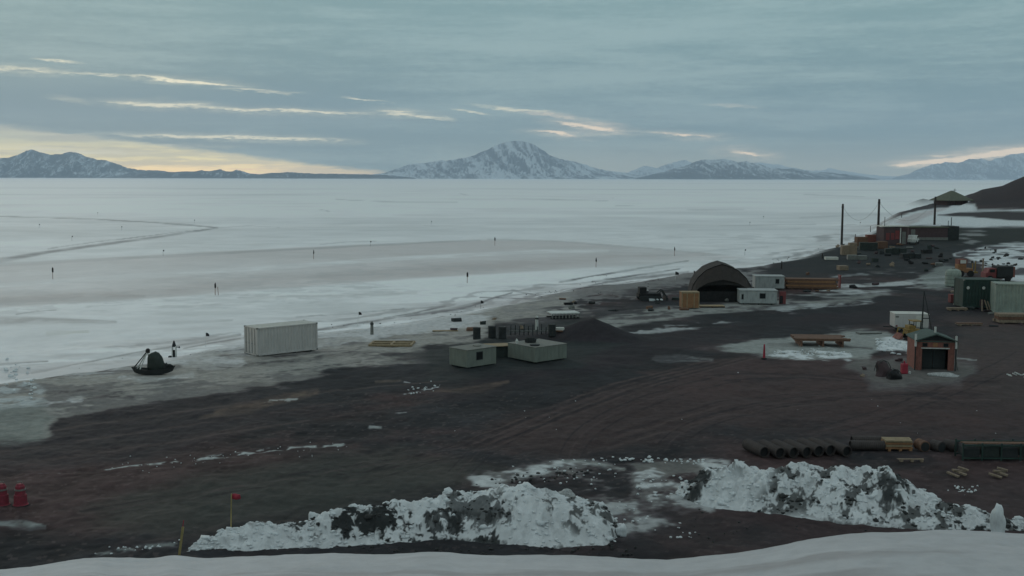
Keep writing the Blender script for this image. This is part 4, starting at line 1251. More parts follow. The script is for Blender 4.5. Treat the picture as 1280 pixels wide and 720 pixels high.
# ------------------------------------------------------------------ small white cabins
def cabin(label, px, py, rz, L, W, H, wins, red_end=False):
    p = G(px, py)
    t = thing('small_cabin', label, 'cabin', p, rz)
    mb = MB(); mb.box(-L / 2, L / 2, 0, W, 0.12, H); mb.build('wall', M['ggrey2'], t, 0.04)
    mb = MB(); mb.box(-L / 2 - 0.05, L / 2 + 0.05, -0.05, W + 0.05, H + 0.001, H + 0.07); mb.build('roof', M['ggrey2'], t, 0.02)
    for (x0, x1, z0, z1) in wins:
        mb = MB(); mb.box(x0, x1, -0.02, 0, z0, z1); w = mb.build('window', M['dark'], t)
        mb = MB(); mb.box(x0 + .05, x1 - .05, -0.028, -0.021, z0 + .05, z1 - .05); mb.build('pane', M['glass'], w)
    mb = MB(); [mb.box(-L / 2 + q * L, -L / 2 + q * L + 0.1, 0.1, W - 0.1, 0, 0.12) for q in (0.1, 0.5, 0.85)]; mb.build('skid', M['dark'], t)
    mb = MB()
    for i in range(1, int(L / 0.5)): mb.box(-L / 2 + i * 0.5, -L / 2 + i * 0.5 + 0.03, -0.012, 0, 0.2, H - 0.1)
    mb.build('cover_strip', M['ggrey2'], t)
    return t


cabin('pale low cabin with a dark window, right in front of the shelter', 948, 381, R(-4), 3.5, 2.0, 1.32, [(0.1, 0.65, 0.6, 1.1), (-1.6, -1.4, 0.5, 1.0)])
cabin('pale low cabin behind the shelter, farther than its twin', 962, 362, R(-4), 3.1, 2.0, 1.38, [(0.6, 1.0, 0.65, 1.15)])
p = G(978, 380)
t = thing('red_door_frame', 'red panel leaning at the right end of the nearer pale cabin', 'panel', p, R(10))
mb = MB(); mb.box(-0.32, 0.32, -0.05, 0.05, 0, 1.2); mb.build('panel', M['red'], t, 0.01)
mb = MB(); mb.box(-0.3, 0.0, -0.09, -0.05, 0.05, 0.8); mb.build('opening', M['black'], t)


def board_stack(name, label, px, py, rz, L, W, H, m, m2=None, cat='lumber stack', layers=4, seed=0, lift=0.0, group=None, ends=None):
    """a stack of boards on bearers; each layer's boards uneven in length"""
    rd = random.Random(seed); p = G(px, py)
    t = thing(name, label, cat, p, rz, group)
    for q in (0.08, 0.5, 0.88):
        mb = MB(); mb.box(-L / 2 + q * L, -L / 2 + q * L + 0.12, -W / 2, W / 2, 0, 0.1 + lift); mb.build('bearer', m, t)
    lh = (H - 0.1 - lift) / layers
    for j in range(layers):
        mb = MB(); nb = max(2, int(W / 0.3)); bw = W / nb
        for i in range(nb):
            mb.box(-L / 2 - rd.uniform(0, .04) * L, L / 2 + rd.uniform(-.08, .05) * L, -W / 2 + i * bw + 0.01, -W / 2 + (i + 1) * bw - 0.01, 0.1 + lift + j * lh + 0.003, 0.1 + lift + (j + 1) * lh - 0.02)
        mb.build('board_layer', m if j % 2 == 0 or not m2 else m2, t)
    return t


board_stack('lumber_stack', 'long low stack of brown lumber right of the pale cabins', 1014, 361, R(-6), 5.2, 1.6, 1.15, M['lumber'], M['orange'], seed=1, layers=5)
p = G(1049, 360)
mb = MB(); mb.box(-0.06, 0.06, -0.5, 0.5, 0, 1.35); mb.box(-0.1, 0.1, -0.55, 0.55, 1.35, 1.42)
solo(mb, 'end_board', M['red'], 'red upright board at the right end of the long lumber stack', 'board', p, R(-5))
t = board_stack('lumber_stack', 'reddish brown sheets of lumber spread on a trestle in the grey patch', 1024, 431, R(-4), 3.6, 2.2, 0.62, M['lumber'], M['lumber'], seed=2, layers=2, lift=0.32)
p = G(1086, 417)
mb = MB(); mb.box(-0.9, 0.9, -0.4, 0.4, 0.05, 0.12); mb.box(-0.9, -0.8, -0.4, 0.4, 0, 0.05); mb.box(0.8, 0.9, -0.4, 0.4, 0, 0.05)
solo(mb, 'board', M['grey'], 'grey sheet lying right of the reddish lumber', 'board', p, 0.1)

# delineator
p = G(955, 449)
t = thing('delineator', 'slim red upright delineator on a black foot in the grey patch', 'traffic post', p, 0)
mb = MB(); mb.lathe([(0.09, 0.06), (0.07, 0.5), (0.05, 0.95), (0.03, 1.0)], 12); mb.build('post', M['bright'], t)
mb = MB(); mb.lathe([(0.20, 0), (0.19, 0.07), (0.1, 0.1)], 8); mb.build('foot', M['black'], t)

# ------------------------------------------------------------------ red shed
p = G(1168, 463); k = mpp(p)
W_ = 2.3; Hh = 1.85; Dp = 2.3
t = thing('red_shed', 'small red wooden shed with a wide dark doorway and grey-green gable roof', 'shed', p, R(-7))
mb = MB()
mb.box(-W_ / 2, -0.78, 0, 0.06, 0, Hh); mb.box(0.78, W_ / 2, 0, 0.06, 0, Hh); mb.box(-0.78, 0.78, 0, 0.06, 1.36, Hh)
mb.box(-W_ / 2, -W_ / 2 + 0.06, 0.06, Dp, 0, Hh); mb.box(W_ / 2 - 0.06, W_ / 2, 0.06, Dp, 0, Hh); mb.box(-W_ / 2 + 0.06, W_ / 2 - 0.06, Dp - 0.06, Dp, 0, Hh)
mb.build('wall', M['redh'], t)
mb = MB(); mb.prism([(-W_ / 2, Hh + 0.002), (W_ / 2, Hh + 0.002), (0, Hh + 0.37)], 0.03, 0.08); mb.build('gable', M['dark'], t)
mb = MB(); mb.prism([(-W_ / 2 - 0.08, Hh - 0.02), (0, Hh + 0.40), (W_ / 2 + 0.08, Hh - 0.02), (W_ / 2 + 0.08, Hh + 0.05), (0, Hh + 0.48), (-W_ / 2 - 0.08, Hh + 0.05)], -0.25, Dp + 0.15); rf = mb.build('roof', M['green'], t)
mb = MB(); mb.box(-0.05, 0.05, 0.1, 0.2, Hh + 0.5, Hh + 0.85); mb.build('vent_pipe', M['paint'], rf)
mb = MB(); mb.box(-W_ / 2, W_ / 2, -0.03, -0.001, Hh - 0.09, Hh - 0.01); mb.build('fascia', M['green'], t)
mb = MB(); mb.box(-0.85, 0.85, -0.06, -0.002, 1.36, 1.42); mb.build('lintel', M['paint'], t)
for x in (-0.62, 0.62):
    mb = MB(); mb.box(x - 0.15, x + 0.15, -0.03, -0.002, 1.47, 1.71); w = mb.build('window', M['dark'], t)
    mb = MB(); mb.box(x - 0.11, x + 0.11, -0.036, -0.031, 1.51, 1.67); mb.build('pane', M['glass'], w)
mb = MB(); mb.box(-0.13, 0.13, -0.03, -0.002, 1.47, 1.72); mb.build('sign_board', M['orange'], t)
for s in (0, 1):
    mb = MB(); mb.box(-0.77 + s * 0.78, -0.02 + s * 0.78, 0.5, 0.54, 0.02, 1.34); mb.build('door', M['dark'], t)
for x, h, m_ in ((-W_ / 2 - 0.06, 2.25, 'paint'), (W_ / 2 + 0.05, 2.15, 'paint')):
    mb = MB(); mb.tube((x, -0.12, 0), (x + (0.0 if x < 0 else 0.0), -0.12, h), 0.04); mb.build('corner_post', M['dark'], t)
    mb = MB(); mb.box(x - 0.05, x + 0.05, -0.18, -0.06, h - 0.75, h + 0.02); mb.build('post_cap', M[m_], t)
mb = MB(); mb.path([(W_ / 2 + 0.05, -0.1, 2.2), (W_ / 2 + 0.35, 0.5, 1.6), (W_ / 2 + 0.18, 0.3, 0.8), (W_ / 2 + 0.3, 0.3, 0)], 0.035); mb.build('downpipe', M['grey'], t)
mb = MB()
for i in range(4): mb.box(W_ / 2 + 0.002, W_ / 2 + 0.03, 0.2 + i * 0.5, 0.26 + i * 0.5, 0.05, Hh - 0.05)
mb.build('batten', M['orange'], t)
# snow ramp
vs, fs = lump(1.0, 0.55, 0.16, 88, 0.12, 3)
mb = MB(); mb.add(vs, fs); solo(mb, 'snow_ramp', grey_blk, 'low dirty snow ramp before the doorway of the red shed', 'snow', G(1180, 469), 0, sm=True)
# A-frame mast behind
p = G(1174, 440) + Vector((0, 3.2, 0))
t = thing('mast', 'thin dark A-frame mast rising behind the red shed', 'mast', p, 0)
for a in ((-0.15, 0, 0), (0.9, 0, 0), (0.35, 1.0, 0)):
    mb = MB(); mb.tube(a, (0.0, 0, 3.9), 0.035, 0.03); mb.build('leg', M['dark'], t)
mb = MB(); mb.box(-0.05, 0.5, -0.03, 0.03, 1.9, 1.96); mb.build('crossbar', M['dark'], t)

# red can, dark bundles left of the shed
p = G(1130, 467)
t = thing('fuel_can', 'red fuel can standing left of the red shed', 'fuel can', p, 0.2)
mb = MB(); mb.box(-0.19, 0.19, -0.14, 0.14, 0, 0.62); mb.build('body', M['bright'], t, 0.04)
mb = MB(); mb.lathe([(0.06, 0.62), (0.05, 0.72), (0.03, 0.8)], 8); mb.build('spout', M['bright'], t)
mb = MB(); mb.path([(-0.14, 0, 0.62), (-0.12, 0, 0.72), (-0.02, 0, 0.72)], 0.02); mb.build('handle', M['red'], t)
mb = MB(); mb.lathe([(0.07, 0), (0.07, 0.12), (0.04, 0.15)], 10)
solo(mb, 'plastic_jug', M['paint'], 'little white jug between the red can and the red shed', 'jug', G(1137, 467), 0)
for i, (px, py, w, h, m_, lab) in enumerate(((1103, 470, 22, 22, M['maroon'], 'dark red-brown bundle, left of the two heaps by the red can'), (1117, 474, 20, 14, M['black'], 'black tarpaulin bundle between the brown bundle and the red can'))):
    p = G(px, py); k = mpp(p)
    vs, fs = lump(w * k / 2, w * k / 2.5, h * k * 0.7, 90 + i, 0.2, 3)
    t = thing('bundle', lab, 'bundle', p + Vector((0, 0, h * k * 0.2)), 0.3)
    mb = MB(); mb.add(vs, fs); mb.build('cover', m_, t, sm=True)
    mb = MB(); [mb.path([(w * k / 2 * 1.02 * math.cos(a * .5), 0.1 * q, h * k * 0.72 * math.sin(a * .5)) for a in range(0, 7)], 0.02) for q in (-1, 1)]; mb.build('rope', M['dark'], t)

# ------------------------------------------------------------------ white trailer + yellow machine
p = G(1141, 416)
t = thing('box_trailer', 'white box trailer parked behind the red shed', 'trailer', p + Vector((0, 0.3, 0)), R(-6))
mb = MB(); mb.box(-1.3, 1.3, 0, 1.7, 0.35, 1.42); mb.build('body', M['white'], t, 0.05)
mb = MB(); mb.box(-1.32, 1.32, -0.02, 1.72, 1.421, 1.45); mb.build('roof', M['roofw'], t)
mb = MB(); mb.box(-1.25, -1.0, -0.02, -0.001, 1.15, 1.28); mb.build('vent', M['grey'], t)
mb = MB(); mb.box(-1.22, -1.08, -0.02, -0.001, 0.42, 0.55); mb.build('tail_lamp', M['red'], t)
mb = MB(); mb.box(0.3, 0.9, -0.015, -0.001, 0.42, 1.32); d_ = mb.build('door', M['roofw'], t)
mb = MB(); mb.box(0.8, 0.86, -0.04, -0.015, 0.8, 0.92); mb.build('handle', M['dark'], d_)
for x in (-0.95, 0.6):
    mb = MB(); mb.tube((x, 0.05, 0.26), (x, 0.28, 0.26), 0.26, n=16); wl = mb.build('wheel', M['black'], t)
    mb = MB(); mb.tube((x, 0.04, 0.26), (x, 0.06, 0.26), 0.13, n=12); mb.build('hub', M['grey'], wl)
mb = MB(); mb.box(-1.25, 1.25, 0.2, 1.5, 0.28, 0.35); mb.box(-2.0, -1.25, 0.75, 0.85, 0.29, 0.35); mb.build('chassis', M['dark'], t)
p = G(1145, 425)
t = thing('yellow_loader', 'small yellow loader between the white trailer and the red shed', 'loader', p + Vector((0, 0.2, 0)), R(5))
mb = MB(); mb.box(-0.55, 0.45, 0, 0.9, 0.38, 0.78); mb.box(-0.45, 0.05, 0.05, 0.85, 0.78, 1.05); mb.build('body', M['yellow'], t, 0.03)
mb = MB(); [mb.tube((x, y, 0.75), (x, y, 1.35), 0.03) for x in (-0.1, 0.42) for y in (0.08, 0.82)]; mb.build('cab_post', M['dark'], t)
mb = MB(); mb.box(-0.18, 0.5, 0.0, 0.9, 1.35, 1.41); mb.build('cab_roof', M['yellow'], t)
mb = MB(); mb.box(-0.1, 0.0, 0.3, 0.7, 0.8, 1.1); mb.build('seat', M['black'], t)
for x in (-0.38, 0.3):
    for y in (-0.1, 0.88):
        mb = MB(); mb.tube((x, y, 0.24), (x, y + 0.14, 0.24), 0.24, n=14); mb.build('wheel', M['black'], t)
mb = MB(); mb.path([(-0.4, -0.05, 0.7), (-0.9, -0.05, 0.8), (-1.0, -0.05, 0.3)], 0.045); mb.build('lift_arm', M['yellow'], t)
mb = MB(); mb.path([(-0.4, 0.95, 0.7), (-0.9, 0.95, 0.8), (-1.0, 0.95, 0.3)], 0.045); mb.build('lift_arm', M['yellow'], t)
mb = MB(); mb.prism([(-1.35, 0.05), (-1.0, 0.05), (-0.98, 0.45)], -0.1, 1.0); mb.build('bucket', M['redh'], t)

# ------------------------------------------------------------------ right hand yard
p = G(1203, 386)
container('dark green shipping container at the right, its long side towards the yard', p, R(-3), M['dgreen'], M['green'], L=3.4, H=2.7, rods=False)
for i, (dx, lab) in enumerate(((0.4, 'left of two round pale signs on the dark green container'), (1.8, 'right of two round pale signs on the dark green container'))):
    mb = MB(); mb.lathe([(0.14, 0), (0.14, 0.03), (0.1, 0.035)], 14)
    o = solo(mb, 'round_sign', M['paint'], lab, 'sign', p + Vector((dx, -0.08 - dx * 0.05, 1.95)), group='round signs on the dark green container', rot=(R(90), 0, R(-3)))
p = G(1243, 393)
container('pale grey-green shipping container cut by the right picture edge', p, R(-14), M['ggrey'], M['ggrey'], L=6.06, H=2.75, rods=False)
p = G(1194, 379)
t = thing('red_tool_box', 'red tool box left of the dark green container', 'tool box', p, 0.05)
mb = MB(); mb.box(-0.45, 0.45, 0, 0.6, 0.05, 0.78); mb.build('body', M['red'], t, 0.02)
mb = MB(); mb.box(-0.47, 0.47, -0.02, 0.62, 0.781, 0.84); mb.build('lid', M['red'], t)
mb = MB(); mb.box(-0.1, 0.1, -0.03, 0, 0.55, 0.62); mb.build('latch', M['grey'], t)
board_stack('pallet_stack', 'dark maroon and grey pallet stack standing before the dark green container', 1211, 385, R(3), 1.35, 1.0, 1.75, M['maroon'], M['grey'], 'pallet stack', 7, 4)
p = G(1226, 386)
t = thing('drum', 'dark purple drum standing between the pallet stack and the leaning poles', 'drum', p, 0)
mb = MB(); mb.lathe([(0.29, 0), (0.3, 0.02), (0.29, 0.3), (0.3, 0.31), (0.29, 0.6), (0.3, 0.61), (0.29, 0.9)], 16); mb.build('body', M['maroon'], t)
mb = MB(); mb.lathe([(0.30, 0.9), (0.30, 0.93)], 16); mb.build('lid', M['dark'], t)
p = G(1234, 389)
t = thing('leaning_poles', 'pale tapering poles leaning together before the pale container', 'poles', p, 0)
for i, x in enumerate((-0.75, -0.2, 0.05, 0.4)):
    mb = MB(); mb.tube((x + 0.25, -0.1, 0), (x + (0.4 if i == 0 else 0.1), 0.4, 1.0 - 0.06 * i), 0.07, 0.05); mb.build('pole', M['lumber2'], t)
board_stack('timber_pile', 'pale planks on the ground left of the dark green container', 1196, 388, R(-2), 1.7, 0.6, 0.28, M['lumber2'], None, 'planks', 2, 6)
board_stack('timber_pile', 'thin pale boards lying in the dark yard right of the mast', 1212, 407, R(-2), 2.1, 0.6, 0.25, M['lumber2'], M['lumber'], 'planks', 2, 7)
board_stack('timber_pile', 'large brown timbers stacked at the right picture edge before the pale container', 1272, 404, R(-4), 3.4, 1.2, 0.85, M['lumber2'], M['lumber'], 'planks', 3, 8)
p = G(1191, 358)
t = thing('storage_tank', 'pale grey ribbed storage tank left of the orange machinery', 'tank', p, 0)
mb = MB(); mb.lathe([(0.8, 0.05), (0.84, 0.1), (0.84, 1.5), (0.72, 1.8), (0.35, 1.95)], 20); mb.build('shell', M['ggrey'], t)
mb = MB(); [mb.lathe([(0.86, z), (0.86, z + 0.05)], 20) for z in (0.4, 0.8, 1.2)]; mb.build('hoop', M['grey'], t)
mb = MB(); mb.lathe([(0.2, 1.95), (0.2, 2.05)], 12); mb.build('cap', M['grey'], t)
p = G(1207, 346)
t = thing('orange_loader', 'orange and yellow machine with a tall mast at the foot of the snowy slope', 'loader', p, R(5))
mb = MB(); mb.box(-0.9, 0.9, 0, 1.1, 0.5, 1.0); mb.box(-0.9, 0.1, 0.1, 1.0, 1.0, 1.5); mb.build('body', M['orange'], t, 0.04)
mb = MB(); mb.box(-0.85, 0.15, 0.05, 1.05, 1.5, 2.1); cb = mb.build('cab', M['redh'], t, 0.04)
mb = MB(); mb.box(-0.7, 0.0, 0.02, 0.05, 1.6, 2.0); mb.build('window', M['roofw'], cb)
for x in (-0.6, 0.6):
    mb = MB(); mb.tube((x, -0.12, 0.38), (x, 0.12, 0.38), 0.38, n=16); mb.build('wheel', M['black'], t)
mb = MB(); mb.box(0.9, 1.6, 0.2, 1.0, 0.4, 0.6); mb.box(1.35, 1.45, 0.4, 0.5, 0.6, 1.8); mb.box(1.0, 1.1, 0.4, 0.5, 0.6, 1.6); mb.build('fork_mast', M['yellow'], t)
p = G(1228, 348)
t = thing('timber_post', 'single tan timber post between the orange machine and the red-fronted truck', 'post', p, 0)
mb = MB(); mb.box(-0.07, 0.07, -0.07, 0.07, 0, 2.3); mb.build('shaft', M['lumber2'], t)
mb = MB(); mb.box(-0.09, 0.09, -0.09, 0.09, 2.3, 2.36); mb.build('cap', M['lumber'], t)
p = G(1249, 352)
t = thing('box_truck', 'truck with a dark box body and faded red cab below the snowy slope', 'truck', p, R(-3))
mb = MB(); mb.box(-0.25, 1.55, 0, 1.8, 0.5, 1.75); mb.build('cargo_box', M['dark'], t, 0.03)
mb = MB(); mb.prism([(-1.5, 0.4), (-0.3, 0.4), (-0.3, 1.5), (-1.1, 1.5), (-1.25, 1.05), (-1.5, 0.95)], 0.1, 1.7); c_ = mb.build('cab', M['red'], t, 0.03)
mb = MB(); mb.box(-1.05, -0.5, 0.08, 0.1, 1.05, 1.4); mb.build('window', M['glass'], c_)
for x in (-1.0, 1.0):
    mb = MB(); mb.tube((x, 0.0, 0.34), (x, 0.25, 0.34), 0.34, n=16); mb.build('wheel', M['black'], t)
mb = MB(); mb.box(-0.25, 1.55, 0.2, 1.6, 0.35, 0.5); mb.build('chassis', M['dark'], t)
mb = MB(); mb.box(1.551, 1.75, 0.02, 1.78, 0.5, 1.7); mb.build('tail_door', M['redh'], t)
# dark rocks on the snowy slope
rrk = random.Random(3)
for (x0, y0, x1, y1, nr_) in ((1214, 330, 1262, 319, 9), (1232, 334, 1268, 330, 8), (1240, 314, 1252, 326, 6), (1262, 340, 1278, 322, 5), (1216, 312, 1246, 313, 5)):
    for i in range(nr_):
        q = (i + rrk.random()) / nr_
        block(x0 + (x1 - x0) * q, y0 + (y1 - y0) * q + rrk.gauss(0, 1.2), rrk.uniform(1.5, 6), rrk.uniform(1.2, 4.5), 200 + i, rock_m, 'rock', 'dark rock poking through the snow slope at the right', 'rocks in the snow slope at the right')

# ------------------------------------------------------------------ far cluster on the shore
p = G(1117, 306)
t = thing('shore_building', 'small dark building with red shutters and a pale flat roof among the shore clutter', 'building', p, R(4))
mb = MB(); mb.box(-1.7, 1.0, 0, 3, 0, 2.75); mb.box(1.0, 2.3, 0.1, 3, 0, 2.9); mb.build('wall', M['maroon'], t)
mb = MB(); mb.box(-1.85, 2.4, -0.12, 3.1, 2.901, 3.05); mb.build('roof', M['roofw'], t)
for x in (-1.3, -0.5):
    mb = MB(); mb.box(x, x + 0.55, -0.04, -0.002, 0.8, 1.9); mb.build('shutter', M['red'], t)
mb = MB(); mb.box(0.2, 0.9, -0.04, -0.002, 0.9, 2.3); mb.build('panel', M['red'], t)
mb = MB(); mb.box(1.0, 1.15, -0.06, -0.002, 0.2, 2.7); mb.build('corner_board', M['paint'], t)
mb = MB(); mb.box(1.4, 2.0, 0.06, 0.098, 0.1, 2.1); mb.build('door', M['grey'], t)
mb = MB(); mb.tube((-1.6, 0, 3.05), (-1.6, 0, 4.5), 0.05); mb.build('aerial', M['dark'], t)
p = G(1165, 300)
t = thing('long_shed', 'long low dark shed with a flat roof behind the red-shuttered building', 'shed', p, R(-2))
mb = MB(); mb.box(-4.0, 2.6, 0, 3.5, 0, 2.1); mb.build('wall', M['maroon'], t)
mb = MB(); mb.box(-4.2, 2.8, -0.15, 3.6, 2.101, 2.25); mb.build('roof', M['khaki'], t)
mb = MB(); mb.box(2.61, 4.6, 0.2, 3.5, 0, 2.35); mb.build('annexe', M['dark'], t)
mb = MB(); mb.box(-3.6, -2.9, -0.03, -0.001, 0.1, 1.8); mb.build('door', M['grey'], t)
mb = MB(); mb.box(-4.0, 2.6, -0.25, -0.002, 0, 0.45); mb.build('plinth', M['grey'], t)
mb = MB(); mb.tube((3.0, 1, 2.3), (3.0, 1, 3.3), 0.05); mb.build('flue', M['dark'], t)
p = G(1141, 305)
t = thing('white_pickup', 'white snow-covered pickup parked right of the red-shuttered building', 'vehicle', p, R(60))
mb = MB(); mb.prism([(-1.6, 0.35), (1.6, 0.35), (1.6, 0.85), (0.7, 0.9), (0.4, 1.45), (-0.4, 1.45), (-0.6, 0.9), (-1.6, 0.9)], -0.7, 0.7); b_ = mb.build('body', M['paint'], t, 0.05)
mb = MB(); mb.box(-0.35, 0.35, -0.72, -0.701, 0.95, 1.35); mb.build('window', M['glass'], b_)
for x in (-1.0, 1.0):
    for y in (-0.75, 0.6):
        mb = MB(); mb.tube((x, y, 0.33), (x, y + 0.15, 0.33), 0.33, n=14); mb.build('wheel', M['black'], t)
# shore clutter: crate piles
for i, (px, py, w, h, m_, lab) in enumerate((
        (1062, 319, 19, 16, 'lumber2', 'tan crate pile at the foot of the nearest utility pole'), (1078, 309, 14, 15, 'lumber', 'brown crate pile between the first two utility poles'), (1090, 304, 13, 14, 'redh', 'reddish crate pile at the foot of the second utility pole'),
        (1086, 313, 22, 12, 'tarp', 'dark tarpaulined crates in front of the brown crate pile'), (1104, 311, 12, 12, 'lumber', 'brown crates leaning at the left wall of the red-shuttered building'), (1072, 325, 24, 6, 'grey', 'low grey crates below the tan crate pile'),
        (1040, 325, 16, 4, 'roofw', 'low white crate on the shore left of the nearest utility pole'), (1120, 318, 26, 8, 'tarp', 'long dark crates in front of the red-shuttered building'), (1055, 338, 12, 7, 'lumber2', 'little tan crates above the end of the long lumber stack'),
        (1108, 286, 6, 5, 'roofw', 'small pale box by the shore beyond the red-shuttered building'), (1140, 323, 24, 7, 'dark', 'dark low crates in front of the long dark shed'))):
    p = G(px, py); k = mpp(p); w *= k; h *= k
    t = thing('crate_pile', lab, 'crates', p, R(random.uniform(-8, 8)), 'crate piles in the shore clutter')
    n_ = max(1, int(w / 0.9)); cw = w / n_
    for j in range(n_):
        hh = h * random.uniform(0.72, 1.0)
        mb = MB(); mb.box(-w / 2 + j * cw + 0.02, -w / 2 + (j + 1) * cw - 0.02, 0.1 * (j % 2), 1.1, 0.02, hh)
        for q in (0.1, 0.5, 0.9):
            x = -w / 2 + (j + q) * cw; mb.box(x - 0.03, x + 0.03, 0.1 * (j % 2) - 0.04, 0.1 * (j % 2) - 0.001, 0.02, hh)
        mb.build('crate', M[m_], t)
p = G(1101, 297)
t = thing('notice_board', 'bright white square board left of the red-shuttered building', 'notice board', p, 0)
mb = MB(); mb.box(-0.3, 0.3, -0.03, 0.03, 0.2, 0.75); mb.build('panel', M['paint'], t)
mb = MB(); mb.tube((-0.2, 0.05, 0), (-0.2, 0.05, 0.7), 0.03); mb.tube((0.2, 0.05, 0), (0.2, 0.05, 0.7), 0.03); mb.build('leg', M['dark'], t)
for i, (px, py, hp, lab) in enumerate(((1028, 323, 6, 'short dark shore stake'), (977, 336, 9, 'short dark shore stake'), (1069, 300, 7, 'short dark shore stake'), (1088, 290, 7, 'short dark shore stake'), (1127, 272, 5, 'short dark shore stake'))):
    p = G(px, py); h = hp * mpp(p)
    mb = MB(); mb.tube((0, 0, 0), (0, 0, h), 0.09, 0.07); mb.tube((0, 0, h), (0, 0, h + 0.05), 0.1)
    solo(mb, 'shore_stake', M['wood'], 'short dark stake standing alone on the shore edge', 'stake', p, 0, 'short stakes on the shore edge')

# low dark scrap bundles all over the far yard
rc = random.Random(12)
for (x0, x1, y0, y1, nn_) in ((1196, 1278, 352, 410, 22), (1180, 1200, 340, 380, 6), (1075, 1135, 440, 480, 5), (1046, 1190, 306, 334, 34), (1150, 1200, 330, 345, 5), (985, 1100, 342, 366, 9), (700, 860, 372, 392, 14), (560, 700, 398, 418, 8)):
    for i in range(nn_):
        px = rc.uniform(x0, x1); py = rc.uniform(y0, y1); p = G(px, py); k = mpp(p)
        w = rc.uniform(3, 12) * k; h = rc.uniform(1.5, 5) * k; ty = rc.randrange(3)
        mname = rc.choice(['dark', 'dark', 'tarp', 'lumber', 'grey', 'maroon', 'black', 'lumber2'])
        mb = MB()
        if ty == 0:
            mb.box(-w / 2, w / 2, 0, w * 0.6, 0, h, jit=0.06)
        elif ty == 1:
            vs, fs = lump(w / 2, w / 2.5, h * 0.8, rc.randrange(999), 0.25, 2); mb.add([v + Vector((0, 0, h * .3)) for v in vs], fs)
        else:
            mb.tube((-w / 2, 0, h * 0.35), (w / 2, rc.uniform(-.3, .3), h * 0.35), h * 0.35)
        solo(mb, ['old_crate', 'scrap_heap', 'old_pipe'][ty], M[mname], ['small weathered crate lying about in the dark shore yard', 'small covered scrap heap in the dark shore yard', 'short old pipe lying in the dark shore yard'][ty],
             ['crate', 'scrap', 'pipe'][ty], p, R(rc.uniform(-25, 25)), ['loose crates in the shore yard', 'scrap heaps in the shore yard', 'loose pipes in the shore yard'][ty])

# utility poles and wires
tops = []
for px, py, ty, lab in ((1052, 306, 255, 'nearest of the dark wooden utility poles, left of the shore clutter'), (1097.5, 293, 249, 'second dark wooden utility pole, beside the red-shuttered building'), (1168, 281, 246, 'dark wooden utility pole in front of the pyramid-roofed hut')):
    p = G(px, py); h = (py - ty) * mpp(p)
    t = thing('utility_pole', lab, 'utility pole', p, 0, 'utility poles along the shore')
    mb = MB(); mb.tube((0, 0, -0.3), (0, 0, h), 0.24, 0.19, 10); mb.build('shaft', M['wood'], t)
    mb = MB(); mb.box(-0.25, 0.25, -0.05, 0.05, h - 0.75, h - 0.65); mb.build('crossarm', M['wood'], t)
    for x in (-0.2, 0.2):
        mb = MB(); mb.lathe([(0.05, h - 0.64), (0.05, h - 0.5), (0.03, h - 0.46)], 8, (x, 0, 0)); mb.build('insulator', M['grey'], t)
    tops.append(p + Vector((0, 0, h - 0.55)))
for i in range(2):
    a, b = tops[i], tops[i + 1]
    pts = [a.lerp(b, s / 16) - Vector((0, 0, (3.0 if i == 0 else 4.0) * (1 - (2 * s / 16 - 1) ** 2))) for s in range(17)]
    mb = MB(); mb.path([q - a for q in pts], 0.022)
    solo(mb, 'overhead_wire', M['grey'], ['thin wire sagging between the two nearest utility poles', 'thin wire sagging from the second utility pole to the one by the hut'][i], 'wire', a, 0)

# pyramid roofed hut on the point
p = G(1189, 256); k = mpp(p)
t = thing('pyramid_roof_hut', 'square hut with a khaki pyramid roof on the point at the end of the shore', 'hut', p, R(20))
S = 18.5 * k
mb = MB(); mb.box(-S * 0.78, S * 0.78, -S * .6, S * 0.78, 0, 1.8); mb.build('wall', M['maroon'], t)
mb = MB(); hz = 1.5; mb.add([(-S, -S, hz), (S, -S, hz), (S, S, hz), (-S, S, hz), (-0.5, 0, 17.5 * k), (0.5, 0, 17.5 * k), (-S, -S, hz - 0.15), (S, -S, hz - 0.15), (S, S, hz - 0.15), (-S, S, hz - 0.15)],
                          [(0, 1, 5, 4), (1, 2, 5), (2, 3, 4, 5), (3, 0, 4), (6, 7, 1, 0), (7, 8, 2, 1), (8, 9, 3, 2), (9, 6, 0, 3), (9, 8, 7, 6)]); mb.build('roof', M['khaki'], t)
mb = MB(); [mb.tube((x, -S * 0.95, 0), (x, -S * 0.95, hz - 0.1), 0.12) for x in (-S * .95, -S * .5, 0, S * .5, S * .95)]; mb.build('verandah_post', M['wood'], t)
p = G(1201, 250)
t = thing('cross_post', 'thin tall post standing behind the pyramid-roofed hut', 'post', p + Vector((0, 6, 0)), 0)
mb = MB(); mb.tube((0, 0, 0), (0, 0, 14 * mpp(p)), 0.14, 0.1); mb.build('shaft', M['wood'], t)
mb = MB(); mb.tube((-0.6, 0, 12 * mpp(p)), (0.6, 0, 12 * mpp(p)), 0.08); mb.build('crossbar', M['wood'], t)
p = G(1189, 283)
mb = MB(); mb.tube((0, 0, 0), (0, 0, 1.8), 0.09, 0.07); mb.tube((0, 0, 1.8), (0, 0, 1.86), 0.1)
solo(mb, 'shore_stake', M['wood'], 'thin dark stake on the snow right of the third utility pole', 'stake', p)

